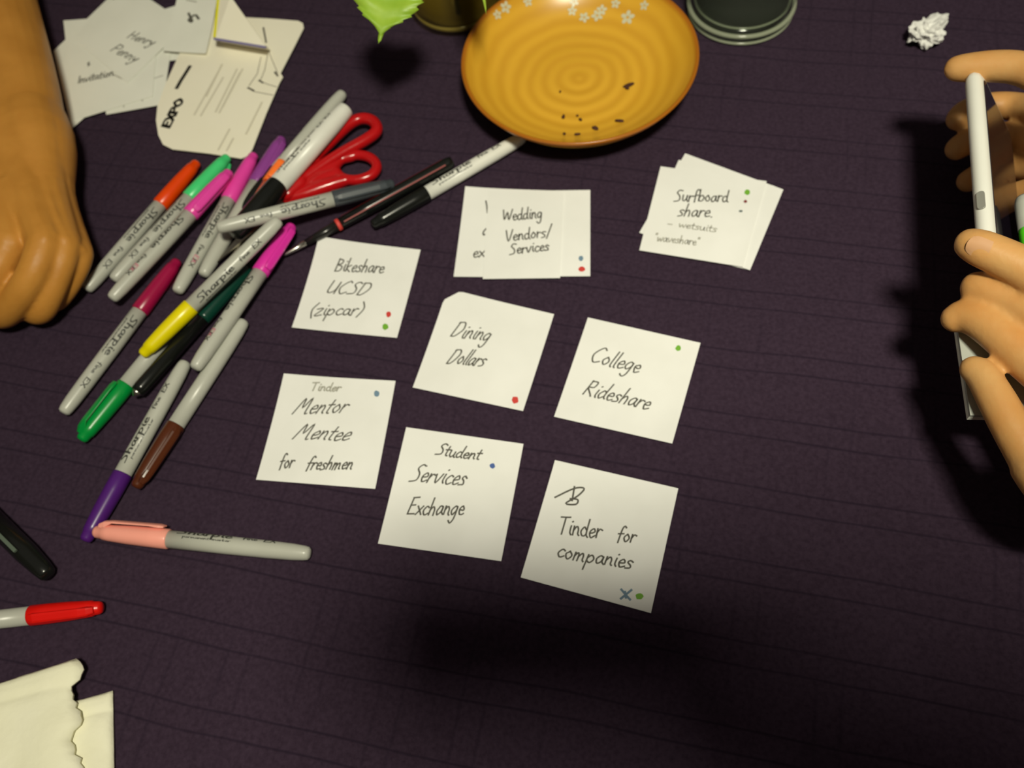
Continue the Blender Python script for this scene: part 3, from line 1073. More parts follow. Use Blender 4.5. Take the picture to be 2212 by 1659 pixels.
def bowl():
    m = mat('ochre_glaze', (.6, .3, .03, 1), .28)
    nt = m.node_tree
    N, L = nt.nodes, nt.links
    b = N['Principled BSDF']
    tc = N.new('ShaderNodeTexCoord')
    sp = N.new('ShaderNodeSeparateXYZ')
    L.new(tc.outputs['Object'], sp.inputs[0])
    ln = N.new('ShaderNodeVectorMath'); ln.operation = 'LENGTH'
    mul = N.new('ShaderNodeVectorMath'); mul.operation = 'MULTIPLY'
    mul.inputs[1].default_value = (1, 1, 0)
    L.new(tc.outputs['Object'], mul.inputs[0])
    L.new(mul.outputs[0], ln.inputs[0])
    w = N.new('ShaderNodeMath'); w.operation = 'SINE'
    k = N.new('ShaderNodeMath'); k.operation = 'MULTIPLY'; k.inputs[1].default_value = 2 * PI / .0115
    nz = N.new('ShaderNodeTexNoise'); nz.inputs['Scale'].default_value = 22; nz.inputs['Detail'].default_value = 3
    L.new(tc.outputs['Object'], nz.inputs['Vector'])
    ad = N.new('ShaderNodeMath'); ad.operation = 'MULTIPLY_ADD'; ad.inputs[1].default_value = .010
    L.new(nz.outputs['Fac'], ad.inputs[0]); L.new(ln.outputs['Value'], ad.inputs[2])
    L.new(ad.outputs[0], k.inputs[0]); L.new(k.outputs[0], w.inputs[0])
    mr = N.new('ShaderNodeMapRange'); mr.inputs['From Min'].default_value = -1
    L.new(w.outputs[0], mr.inputs['Value'])
    mx = N.new('ShaderNodeMix'); mx.data_type = 'RGBA'
    mx.inputs['A'].default_value = (.66, .345, .026, 1)
    mx.inputs['B'].default_value = (.74, .41, .034, 1)
    L.new(mr.outputs['Result'], mx.inputs['Factor'])
    mx2 = N.new('ShaderNodeMix'); mx2.data_type = 'RGBA'
    mr2 = N.new('ShaderNodeMapRange')
    mr2.inputs['From Min'].default_value = .0845; mr2.inputs['From Max'].default_value = .0868
    L.new(ln.outputs['Value'], mr2.inputs['Value'])
    L.new(mr2.outputs['Result'], mx2.inputs['Factor'])
    L.new(mx.outputs['Result'], mx2.inputs['A'])
    mx2.inputs['B'].default_value = (.40, .13, .008, 1)
    L.new(mx2.outputs['Result'], b.inputs['Base Color'])
    t = empty('bowl', BC)
    tag(t, 'ochre glazed ceramic bowl with spiral rings and small white flowers', 'bowl')
    prof = list(BR_IN) + [(.0875, .0330), (.0888, .0326), (.0890, .0312), (.086, .0262), (.078, .0165), (.066, .0085), (.056, .0052), (.052, .0038), (.051, .0006), (.047, .0004), (.046, .0025), (0, .003)]
    pts = catmull(prof[:16], 4)[:-1] + prof[16:]
    V, Fc = lathe([(max(0, a), c) for a, c in [(0, prof[0][1])] + [q for q in pts if q[0] > 1e-4] if True], 96)
    mesh_obj('bowl_body', V, Fc, m, t, True)
    return t


BOWL = bowl()


def bowl_hit(x, y):
    """where the sight line of a photo pixel meets the inside of the bowl"""
    P0 = Vector((0, 0, CAM_H))
    d = (at(x, y, 0) - P0)
    best = None
    for i in range(4000):
        p = P0 + d * (.80 + .2 * i / 4000)
        r = (Vector((p.x, p.y)) - Vector((BC.x, BC.y))).length
        if r > .086:
            continue
        for (r0, z0), (r1, z1) in zip(BR_IN, BR_IN[1:]):
            if r0 <= r <= r1:
                zz = z0 + (z1 - z0) * (r - r0) / (r1 - r0)
                break
        if p.z <= zz:
            return p, (z1 - z0) / (r1 - r0)
    return at(x, y, .01), 0


M_FLOWER = mat('white_flower_glaze', (.62, .60, .42, 1), .35)
for i, (x, y, s) in enumerate([(1356, 38, 1.2), (1290, 34, 1.0), (1262, 38, .9), (1236, 24, .8), (1300, 22, .9), (1392, 12, .8), (1092, 16, 1.0), (1074, 32, .8), (1140, 4, .8), (1330, 8, .8), (1240, 4, .8)]):
    p, slope = bowl_hit(x, y)
    rad = Vector((p.x - BC.x, p.y - BC.y, 0)).normalized()
    tan = Vector((-rad.y, rad.x, 0))
    upv = (rad + Vector((0, 0, slope))).normalized()
    nrm = tan.cross(upv)
    if nrm.z < 0:
        nrm = -nrm
    V, Fc = [], []
    for k in range(5):
        a = 2 * PI * k / 5 + i
        c = Vector((math.cos(a), math.sin(a))) * .0028 * s
        base = len(V)
        for q in range(8):
            b = 2 * PI * q / 8
            e = Vector((math.cos(b) * .0021, math.sin(b) * .0015)) * s
            ex = c.x + e.x * math.cos(a) - e.y * math.sin(a)
            ey = c.y + e.x * math.sin(a) + e.y * math.cos(a)
            V.append(p + tan * ex + upv * ey + nrm * .0004 - BC)
        Fc.append(tuple(range(base, base + 8)))
    f = mesh_obj('painted_flower', V, Fc, M_FLOWER, BOWL)
    f['label'] = 'small white painted flower'

M_CRUMB = mat('dark_brown_crumb', (.055, .016, .006, 1), .8)
for i, (x, y, a, b, rot) in enumerate([(1358, 186, 13, 5, -25), (1355, 192, 5, 4, 30), (1338, 263, 11, 3.5, 10), (1286, 279, 8, 5, 35), (1247, 292, 7, 3, 0), (1219, 291, 3.5, 3, 0),
                                       (1217, 254, 4, 6, 10), (1254, 260, 5, 3.5, 60), (1247, 252, 3, 2, 0), (1210, 200, 2.5, 2.5, 0)]):
    p, slope = bowl_hit(x, y)
    bm = bmesh.new()
    bmesh.ops.create_icosphere(bm, subdivisions=2, radius=1)
    rr = random.Random(i)
    for v in bm.verts:
        v.co *= rr.uniform(.75, 1.2)
    px = .00033
    bmesh.ops.scale(bm, vec=(a * px, b * px * 1.05, .0011), verts=bm.verts)
    o = bm_obj('crumb', bm, M_CRUMB)
    o.location = p + Vector((0, 0, .0010))
    o.rotation_euler = (0, 0, math.radians(-rot - 12))
    tag(o, 'dark brown crumb left inside the ochre bowl', 'crumb', 'crumbs in the bowl')


# ------------------------------------------------------------------ glass tumbler, vase with leaves
def glass_mat(name, col, rough=.03, haze=.03, haze_col=(.8, .85, .8, 1)):
    """thin clear glass: tinted see-through, Fresnel reflection and a diffuse haze, strong where it imitates glow or glints"""
    m = bpy.data.materials.new(name)
    m.use_nodes = True
    nt = m.node_tree
    N, L = nt.nodes, nt.links
    N.remove(N['Principled BSDF'])
    out = N['Material Output']
    tr = N.new('ShaderNodeBsdfTransparent'); tr.inputs[0].default_value = col
    gl = N.new('ShaderNodeBsdfGlossy'); gl.inputs['Roughness'].default_value = rough
    df = N.new('ShaderNodeBsdfDiffuse'); df.inputs[0].default_value = haze_col
    fr = N.new('ShaderNodeFresnel'); fr.inputs[0].default_value = 1.5
    m1 = N.new('ShaderNodeMixShader'); m2 = N.new('ShaderNodeMixShader')
    m1.inputs[0].default_value = haze
    L.new(tr.outputs[0], m1.inputs[1]); L.new(df.outputs[0], m1.inputs[2])
    geo = N.new('ShaderNodeNewGeometry')
    inv = N.new('ShaderNodeMath'); inv.operation = 'SUBTRACT'; inv.inputs[0].default_value = 1.0
    mu = N.new('ShaderNodeMath'); mu.operation = 'MULTIPLY'
    L.new(geo.outputs['Backfacing'], inv.inputs[1]); L.new(inv.outputs[0], mu.inputs[1]); L.new(fr.outputs[0], mu.inputs[0])
    L.new(mu.outputs[0], m2.inputs[0]); L.new(m1.outputs[0], m2.inputs[1]); L.new(gl.outputs[0], m2.inputs[2])
    L.new(m2.outputs[0], out.inputs['Surface'])
    return m


def ring(rad, z, tr, n=64):
    V, Fc = lathe([(rad + tr * math.cos(2 * PI * k / 10), z + tr * math.sin(2 * PI * k / 10)) for k in range(11)], n)
    return V, Fc


def tumbler():
    t = empty('glass_tumbler', (.239, .5675, 0))
    tag(t, 'clear glass tumbler with thick base standing behind the bowl', 'glass')
    prof = [(0, .0012), (.030, .0010), (.036, .0005), (.0395, .0015), (.0412, .0045), (.0405, .0075), (.0412, .0105), (.0425, .03), (.0450, .105), (.0446, .1062), (.0436, .1055),
            (.0410, .030), (.0388, .0170), (.034, .0145), (0, .0135)]
    V, Fc = lathe(prof, 72)
    mesh_obj('glass_wall', V, Fc, glass_mat('clear_glass', (.95, .98, .95, 1), .03, .012), t, True)
    V, Fc = lathe([(0, .0016), (.036, .0012), (.0402, .0032), (.0405, .0062), (.0385, .0078), (.0402, .0098), (.0400, .0128), (.036, .0142), (0, .0132)], 72)
    mesh_obj('thick_base', V, Fc, glass_mat('base_glass', (.90, .95, .88, 1), .12, .015, (.62, .66, .50, 1)), t, True)
    rm = glass_mat('painted_glint_glass', (.9, .95, .88, 1), .15, .42, (.55, .58, .44, 1))  # pale diffuse colour paints the bright reflections seen round a thick base
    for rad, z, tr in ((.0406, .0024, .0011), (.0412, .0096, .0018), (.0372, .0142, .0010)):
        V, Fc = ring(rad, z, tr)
        mesh_obj('base_glint_ring', V, Fc, rm, t, True)


tumbler()

M_LEAF = noise_mix(mat('lime_leaf', (.3, .5, .03, 1), .45), (.24, .44, .020, 1), (.38, .58, .05, 1), 50, 3, .3, 150)
M_LEAF.node_tree.nodes['Principled BSDF'].inputs['Subsurface Weight'].default_value = 0.1
M_STEM = mat('dark_stem', (.02, .018, .008, 1), .6)


def leaf_mesh(L, Wd, nt=11, fold=.15, droop=.2):
    """serrated leaf in local xy, tip at +x; returns verts, faces (thin but with depth)"""
    V, Fc = [], []
    rows = nt * 4
    prof = []
    for i in range(rows + 1):
        s = i / rows
        w = Wd * (math.sin(PI * min(1, s * .96 + .04) ** .75) ** .8) * (1 if s < .80 else max(0, (1 - s) / .20) ** 1.1 * .9 + .1 * (1 - s) / .2)
        ph = (i % 4) / 4
        w *= 1 - .16 * ph if s < .86 else 1
        prof.append((s * L, w))
    for lay in (0, 1):
        for x, w in prof:
            s = x / L
            for k in (-1, -.5, 0, .5, 1):
                z = abs(k) * w * fold - droop * L * s * s - lay * .0003 + .0012 * math.sin(s * 26) * abs(k)
                V.append((x - (.006 * abs(k) if 0 < s < .95 else 0), k * w, z))
    n5 = len(prof) * 5
    for i in range(rows):
        for k in range(4):
            a = i * 5 + k
            Fc.append((a, a + 1, a + 6, a + 5))
            Fc.append((n5 + a, n5 + a + 5, n5 + a + 6, n5 + a + 1))
        for k in (0, 4):
            a = i * 5 + k
            Fc.append((a, a + 5, n5 + a + 5, n5 + a))
    return V, Fc


def vase():
    c = Vector((.018, .640, 0))
    t = empty('glass_vase', c)
    tag(t, 'small olive-tinted glass jar of water behind the ochre bowl', 'vase')
    prof = [(0, .001), (.036, .0006), (.0395, .003), (.0405, .008), (.0410, .06), (.0400, .085), (.034, .094), (.034, .105), (.0325, .105), (.0325, .094), (.0385, .084), (.0393, .06), (.0388, .010), (.034, .006), (0, .0055)]
    V, Fc = lathe(prof, 64)
    mesh_obj('glass_wall', V, Fc, glass_mat('olive_glass', (.86, .82, .60, 1), .05, .05, (.5, .45, .2, 1)), t, True)
    V, Fc = lathe([(0, .0014), (.034, .0012), (.0385, .0040), (.0392, .0088), (.036, .0072), (0, .0062)], 64)
    mesh_obj('thick_base', V, Fc, glass_mat('olive_base_glow_glass', (.7, .65, .4, 1), .15, .60, (.50, .42, .16, 1)), t, True)  # strong olive diffuse share paints the glow of light caught in the base
    V, Fc = lathe([(0, .0062), (.033, .0066), (.0380, .0104), (.0386, .055), (0, .055)], 48)
    wm = glass_mat('vase_water', (.80, .76, .55, 1), .02, .02, (.4, .36, .2, 1))
    mesh_obj('water', V, Fc, wm, t, True)
    # cut sprig standing in the jar
    p = empty('leafy_sprig', c)
    tag(p, 'leafy green sprig standing in the glass jar, serrated leaf hanging out', 'plant')
    bm = bmesh.new()
    stem = [(-.002, -.020, .008, .0022), (.0, -.010, .06, .0020), (.004, .004, .12, .0018), (.01, .012, .17, .0014)]
    chain(bm, stem, 4)
    chain(bm, [(.001, -.006, .075, .0013), (-.020, -.020, .112, .0011), (-.034, -.036, .116, .0010)], 4)
    chain(bm, [(.001, -.004, .085, .0013), (.010, -.016, .110, .0011), (.016, -.03, .118, .0010)], 3)
    united('stem', bm, .0011, 2, M_STEM, p)
    # leaves: (base px?, tip) placed in the plant's own frame
    tipw = at(816, 90, .098)
    basew = at(850, -62, .116)

    def leaf(base, tip, wd, roll, fold=.12, droop=.06):
        base, tip = Vector(base), Vector(tip)
        d = tip - base
        V, Fc = leaf_mesh(d.length, wd, 10, fold, droop)
        o = mesh_obj('leaf', V, Fc, M_LEAF, p, True)
        x = d.normalized(); y = Vector((0, 0, 1)).cross(x).normalized(); z = x.cross(y)
        o.matrix_local = Matrix.Translation(base) @ (Matrix((x, y, z)).transposed() @ Matrix.Rotation(roll, 3, 'X')).to_4x4()
        return o
    leaf(basew - c, tipw - c, .027, math.radians(-8))
    leaf((.016, -.03, .118), at(1042, 16, .11) - c, .014, .3)
    leaf((.005, .006, .125), (.075, .05, .13), .024, .2)
    leaf((.008, .01, .15), (-.06, .07, .15), .026, -.2)
    leaf((.01, .012, .17), (.02, .08, .20), .024, 0)


vase()


# ------------------------------------------------------------------ crumpled paper ball
def paper_ball():
    bm = bmesh.new()
    bmesh.ops.create_icosphere(bm, subdivisions=5, radius=1)
    for v in bm.verts:
        p = v.co.copy()
        r = 1.0
        for k, (f, a) in enumerate(((1.1, .50), (2.1, .34), (4.2, .10))):
            r += a * (.55 - 2.2 * abs(noise.noise(p * f + Vector((k * 7.3, 2.1, 5.5)))))
        v.co = Vector((p.x * 1.12, p.y * .92, p.z * .80)) * r * .0098
    zmin = min(v.co.z for v in bm.verts)
    # pulled-out flap
    for v in bm.verts:
        d = v.co.normalized().dot(Vector((.75, .55, .35)).normalized())
        if d > .80:
            v.co += Vector((.75, .55, .2)) * (d - .80) * .05
    o = bm_obj('crumpled_paper', bm, M_PAPER)
    b = at(2000, 70, .010)
    o.location = (b.x, b.y, -zmin + .0002)
    tag(o, 'crumpled ball of white paper on the purple cloth', 'paper ball')


paper_ball()


# ------------------------------------------------------------------ paper napkins
M_NAP = noise_mix(mat('napkin_tissue', (.8, .8, .7, 1), .9), (.84, .82, .62, 1), (.90, .88, .70, 1), 30, 3, .5, 260, .0006)


def napkin(name, corners, z0, label, ragged, seed, wave, grp, hump):
    """soft folded tissue; corners TL, TR, BR, BL in photo pixels, its right edge ragged"""
    c = [at(x, y, z0) for x, y in corners]
    rr = random.Random(seed)
    n, mrow = 30, 44
    o = Vector((c[1].x, c[1].y, 0))
    jag = [rr.uniform(-1, 1) for _ in range(mrow + 1)]
    V, Fc = [], []
    for lay in (0, 1):
        for j in range(mrow + 1):
            for i in range(n + 1):
                u, v = i / n, j / mrow
                uu = u * (1 + (ragged * (jag[j] * .35 + .65 * math.sin(v * 26)) if i > n - 4 else 0) * (i - n + 4) / 4)
                p = bil(c, uu, v)
                h = hump * math.sin(PI * min(1, max(0, u))) ** .6 * (.4 + .6 * math.sin(PI * min(1, v * .5 + .1)))
                h += wave * noise.noise(Vector((u * 5, v * 5, seed)))
                h -= .0016 * math.exp(-((v - .12) / .018) ** 2) + .0009 * math.exp(-((u - .55) / .02) ** 2)
                h = max(h, -.4 * hump) if lay == 0 else h
                zz = z0 + .003 + h if lay == 0 else z0
                if lay == 0 and (i in (0, n) or j in (0, mrow)):
                    zz = z0 + .0016 + max(0, wave * noise.noise(Vector((u * 9, v * 9, seed))))
                V.append(Vector((p.x, p.y, zz)) - o)
    S = (n + 1) * (mrow + 1)
    for j in range(mrow):
        for i in range(n):
            a = j * (n + 1) + i
            Fc.append((a, a + 1, a + n + 2, a + n + 1))
            Fc.append((S + a, S + a + n + 1, S + a + n + 2, S + a + 1))
    for k in range(n):
        for j in (0, mrow):
            a = j * (n + 1) + k
            Fc.append((a, a + 1, S + a + 1, S + a))
    for k in range(mrow):
        for i in (0, n):
            a = k * (n + 1) + i
            Fc.append((a, a + n + 1, S + a + n + 1, S + a))
    ob = mesh_obj(name, V, Fc, M_NAP, None, True)
    ob.location = o
    tag(ob, label, 'napkin', grp)


napkin('paper_napkin', [(60, 1545), (246, 1493), (252, 1860), (40, 1860)], .0006, 'cream paper napkin with smooth edge, under the ragged-edged napkin', .0, 3, .0012, 'paper napkins on the cloth', .004)
napkin('paper_napkin', [(-230, 1552), (166, 1424), (172, 1880), (-230, 1880)], .0085, 'cream paper napkin with ragged torn edge, on top of another napkin', .045, 5, .002, 'paper napkins on the cloth', .005)


# ------------------------------------------------------------------ people
def skin_mat(name, a, b, red):
    m = noise_mix(mat(name, a, .48), a, b, 45, 4, .25, 420, .0005)
    p = m.node_tree.nodes['Principled BSDF']
    p.inputs['Subsurface Weight'].default_value = .12
    p.inputs['Subsurface Radius'].default_value = (.010, .004, .002)
    p.inputs['Specular IOR Level'].default_value = .35
    return m


SKIN_A = skin_mat('tan_skin', (.52, .225, .036, 1), (.60, .27, .048, 1), 0)
SKIN_B = skin_mat('light_skin', (.60, .285, .085, 1), (.65, .365, .135, 1), 0)
M_NAIL = mat('fingernail', (.62, .34, .17, 1), .35)
M_SHIRT = noise_mix(mat('dark_shirt', (.02, .02, .025, 1), .9), (.018, .018, .022, 1), (.03, .03, .036, 1), 90, 3, .3, 300)
M_SHIRT2 = noise_mix(mat('grey_shirt', (.1, .1, .1, 1), .9), (.09, .09, .10, 1), (.13, .13, .14, 1), 90, 3, .3, 300)
M_EYE = mat('eye_white', (.5, .45, .4, 1), .2)
M_HAIR = noise_mix(mat('brown_hair', (.02, .01, .006, 1), .6), (.015, .008, .004, 1), (.035, .018, .01, 1), 200)


def nail(parent, p, along, nrm, L=.010, Wd=.0085):
    """thin curved nail plate"""
    along = along.normalized()
    nrm = (nrm - along * nrm.dot(along)).normalized()
    side = along.cross(nrm)
    V, Fc = [], []
    for j in range(6):
        for i in range(7):
            u, v = i / 6 * 2 - 1, j / 5 * 2 - 1
            w = Wd / 2 * (1 - .25 * max(0, v) ** 3)
            V.append(p + along * v * L / 2 * (1 - .18 * u * u * (1 if v > 0 else .6)) + side * u * w - nrm * (u * u * .0014) - parent.location)
    for j in range(5):
        for i in range(6):
            a = j * 7 + i
            Fc.append((a, a + 1, a + 8, a + 7))
    return mesh_obj('fingernail', V, Fc, M_NAIL, parent, True)


def torso(parent, sh_l, sh_r, hip, head, shirt, skin_bm, sleeves, sleeve_r=.055):
    """shirt with short sleeves as a child; neck and head go into the skin mesh"""
    o = parent
    sl, sr, hp, hd = Vector(sh_l), Vector(sh_r), Vector(hip), Vector(head)
    bm = bmesh.new()
    mid = (sl + sr) / 2
    across = (sr - sl).normalized()
    for k in range(11):
        s = k / 10
        c = mid.lerp(hp, s)
        w = .15 - .03 * math.sin(PI * s)
        chain(bm, [(*(c - across * w), .085), (*c, .105), (*(c + across * w), .085)], 2)
    for s, e in sleeves:
        chain(bm, [(*s, .075), (*Vector(s).lerp(Vector(e), .6), sleeve_r), (*e, sleeve_r * .95)], 3)
    return bm


def head_shape(bm, c, neck, look):
    """skull, jaw, nose, brow and ears round c, on a neck; look = facing direction"""
    c, f = Vector(c), Vector(look).normalized()
    side = f.cross(Vector((0, 0, 1))).normalized()
    up = side.cross(f)
    chain(bm, [(*neck, .060), (*Vector(neck).lerp(c, .5), .052), (*(c - up * .05), .050)], 2)
    for a, b, r in ((-.015, .035, .086), (.012, .0, .078), (.030, -.045, .058), (.045, -.080, .036), (.050, .030, .050)):
        bmesh.ops.create_icosphere(bm, subdivisions=3, radius=r, matrix=Matrix.Translation(c + f * a + up * b))
    chain(bm, [(*(c + f * .088 + up * .020), .008), (*(c + f * .104 - up * .018), .013)], 3)
    chain(bm, [(*(c + f * .078 - up * .058 - side * .02), .008), (*(c + f * .086 - up * .058), .009), (*(c + f * .078 - up * .058 + side * .02), .008)], 2)
    for k in (-1, 1):
        chain(bm, [(*(c + side * k * .082 + up * .012), .014), (*(c + side * k * .082 - up * .022), .010)], 2)
        chain(bm, [(*(c + side * k * .012 + f * .086 + up * .030), .009), (*(c + side * k * .045 + f * .074 + up * .032), .008)], 2)


def head_parts(person, c, look):
    """hair and eyes of a head built with head_shape"""
    c, f = Vector(c), Vector(look).normalized()
    side = f.cross(Vector((0, 0, 1))).normalized()
    up = side.cross(f)
    hb = bmesh.new()
    for a, b, r in ((-.030, .050, .088), (-.045, .0, .080), (.018, .080, .064), (-.050, -.045, .058)):
        bmesh.ops.create_icosphere(hb, subdivisions=3, radius=r, matrix=Matrix.Translation(c + f * a + up * b))
    h = united('hair', hb, .006, 4, M_HAIR, person)
    h.location = -person.location
    for k in (-1, 1):
        bm = bmesh.new()
        bmesh.ops.create_uvsphere(bm, u_segments=16, v_segments=10, radius=.0115)
        e = bm_obj('eye', bm, M_EYE, person, True)
        e.location = c + side * k * .030 + f * .078 + up * .010 - person.location


def left_person():
    bm = bmesh.new()
    # forearm and wrist
    fore = [pxr(-60, -150, .050, .038), pxr(-12, 10, .043, .0330), pxr(28, 130, .040, .0290), pxr(58, 240, .038, .0262), pxr(74, 330, .037, .0225), pxr(88, 400, .036, .0160)]
    chain(bm, fore, 4)
    fore2 = [pxr(-100, -140, .050, .038), pxr(-45, 30, .043, .033), pxr(0, 150, .040, .0285), pxr(20, 250, .038, .0262), pxr(25, 340, .039, .0235), pxr(30, 420, .038, .0180)]
    chain(bm, fore2, 4)
    # back of the hand: one ray per finger
    wr = [(92, 300, .036, .0225), (70, 290, .040, .025), (30, 290, .040, .025), (-10, 300, .038, .024)]
    mcp = [(173, 547, .031, .0092), (142, 526, .042, .0106), (98, 522, .050, .0122), (22, 528, .049, .0130)]
    midp = [(116, 425, .033, .0150), (98, 412, .039, .0165), (58, 405, .042, .0185), (5, 410, .042, .0195)]
    pre = [(62, 170, .036, .012), (50, 165, .040, .014), (22, 165, .040, .014), (0, 170, .037, .012)]
    for q, a, b, c in zip(pre, wr, midp, mcp):
        chain(bm, [pxr(*q), pxr(*a), pxr(*b), pxr(*c)], 4)
    chain(bm, [pxr(84, 312, .034, .0225), pxr(108, 352, .031, .0160), pxr(112, 400, .028, .0140), pxr(140, 500, .024, .0100)], 4)
    for a, b in list(zip(midp, mcp))[:3]:            # tendons over the back of the hand
        chain(bm, [pxr(a[0], a[1] - 10, a[2] + a[3] * .74, .0026), pxr((a[0] + b[0]) / 2, (a[1] + b[1]) / 2, (a[2] + b[2]) / 2 + (a[3] + b[3]) * .40, .0030), pxr(b[0], b[1] - 4, b[2] + b[3] * .50, .0050)], 4)   # wrist bone on the outer side
    chain(bm, [pxr(35, 420, .044, .017), pxr(55, 480, .046, .0130), pxr(56, 520, .044, .0100)], 3)
    # fingers folded down to the cloth
    fing = [
        [(173, 547, .031, .0092), (166, 577, .027, .0086), (140, 625, .019, .0084), (112, 650, .012, .0085), (90, 625, .010, .0080)],
        [(142, 526, .042, .0106), (132, 570, .039, .0098), (110, 630, .029, .0096), (86, 672, .017, .0096), (60, 660, .011, .0088), (60, 620, .010, .0085)],
        [(98, 522, .050, .0122), (78, 580, .046, .0110), (42, 640, .034, .0106), (8, 678, .019, .0106), (-20, 665, .012, .0095), (-15, 625, .011, .009)],
        [(22, 530, .047, .0130), (-10, 585, .045, .0120), (-50, 640, .034, .0112), (-85, 670, .021, .0106), (-110, 650, .012, .0095)],
        [(-20, 380, .030, .018), (-60, 460, .030, .0145), (-90, 540, .022, .0120), (-95, 600, .015, .0105)],
    ]
    for f in fing:
        chain(bm, [pxr(*p) for p in f], 4)
    # upper arm
    e = at(-60, -150, .050)
    sh0 = e + Vector((.06, .24, .22))
    up = e.lerp(sh0, .5)
    bc = bmesh.new()
    e2 = e.lerp(up, .25)
    chain(bm, [(e.x, e.y, e.z, .040), (e2.x, e2.y, e2.z, .041)], 3)
    chain(bc, [(e.x, e.y, e.z, .0395), (up.x, up.y, up.z, .044), (sh0.x, sh0.y, sh0.z, .046)], 3)
    hd = sh0 + Vector((-.13, .13, .26))
    look = Vector((.45, -1, -.55))
    head_shape(bc, hd, sh0 + Vector((-.13, .15, .06)), look)
    p = united('person', bm, .0014, 6, SKIN_A, None, at(60, 300, 0))
    tag(p, 'person with tan bare forearm, resting a closed fist beside the markers', 'person')
    merge_into(p, bc, .004, 5)
    head_parts(p, hd, look)
    s = sh0
    sb = torso(p, s + Vector((-.28, .18, 0)), s + Vector((.02, .06, 0)), s + Vector((-.11, .17, -.42)), s, M_SHIRT2, None, [(s, up), (s + Vector((-.27, .18, 0)), s + Vector((-.33, .20, -.22)))])
    sh = united('shirt', sb, .008, 6, M_SHIRT2, p)
    sh.location = -p.location
    return p


left_person()

# ------------------------------------------------------------------ the person on the right: phone in both hands
ZP = .100
PA, PB = at(2099, 152, ZP), at(2127, 520, ZP)
ex_ph = (PB - PA).normalized()


def solve_corner():
    """lower far corner of the phone: on the sight line of (2167, 310), square to the long edge, 67 mm away"""
    P0 = Vector((0, 0, CAM_H))
    d = (at(2170, 312, 0) - P0)
    best = None
    for i in range(2000):
        p = P0 + d * (.70 + .3 * i / 2000)
        w = p - PA
        e = abs(w.length - .067) * 1.0 + abs(w.dot(ex_ph)) * .6
        if p.z < ZP and (best is None or e < best[0]):
            best = (e, p)
    w = best[1] - PA
    w -= ex_ph * w.dot(ex_ph)
    return w.normalized()


ey_ph = solve_corner()
ez_ph = ex_ph.cross(ey_ph).normalized()
if ez_ph.x < 0:
    ez_ph = -ez_ph


def rounded_slab(bm, L, Wd, th, rad, seg=6):
    pts = []
    for cx, cy, a0 in ((L - rad, Wd - rad, 0), (rad, Wd - rad, 90), (rad, rad, 180), (L - rad, rad, 270)):
        for k in range(seg + 1):
            a = math.radians(a0 + 90 * k / seg)
            pts.append((cx + rad * math.cos(a), cy + rad * math.sin(a)))
    N = len(pts)
    b = th * .38
    layers = []
    cx, cy = L / 2, Wd / 2
    for z, ins in ((-th / 2, b), (-th / 2 + b * .35, b * .35), (-th / 2 + b, 0), (th / 2 - b, 0), (th / 2 - b * .35, b * .35), (th / 2, b)):
        layers.append([bm.verts.new((x + (cx - x) / (abs(cx - x) + 1e-9) * ins * min(1, abs(cx - x) / .01), y + (cy - y) / (abs(cy - y) + 1e-9) * ins * min(1, abs(cy - y) / .01), z)) for x, y in pts])
    for A, B in zip(layers, layers[1:]):
        for k in range(N):
            bm.faces.new((A[k], A[(k + 1) % N], B[(k + 1) % N], B[k]))
    bm.faces.new(layers[0][::-1])
    bm.faces.new(layers[-1])


def held_phone():
    t = empty('smartphone')
    M3 = Matrix((ex_ph, ey_ph, ex_ph.cross(ey_ph))).transposed()
    t.matrix_world = Matrix.Translation(PA - ex_ph * .001 - ey_ph * .001) @ M3.to_4x4()
    tag(t, 'white smartphone held sideways, seen along its edge with grey button', 'phone')
    sgn = 1 if (M3 @ Vector((0, 0, 1))).dot(ez_ph) > 0 else -1
    white = noise_mix(mat('white_phone_shell', (.8, .8, .74, 1), .35), (.78, .78, .72, 1), (.82, .82, .76, 1), 30)
    L, Wd, th = .136, .068, .0098
    bm = bmesh.new()
    rounded_slab(bm, L, Wd, th, .007)
    bm_obj('shell', bm, white, t, True)
    bm = bmesh.new()
    rounded_slab(bm, L - .012, Wd - .0105, .0008, .004, 4)
    s = bm_obj('screen', bm, mat('dark_screen_glass', (.010, .007, .014, 1), .06, Coat_Weight=.5), t)
    s.location = (.006, .0050, sgn * (th / 2 + .0001))
    bm = bmesh.new()
    rounded_slab(bm, .0125, .0042, .0012, .0018, 4)
    b = bm_obj('button', bm, mat('grey_phone_button', (.28, .28, .25, 1), .4), t)
    b.rotation_euler = (math.radians(90), 0, 0)
    b.location = (.095, -.0002, -.0021)
    return t


held_phone()


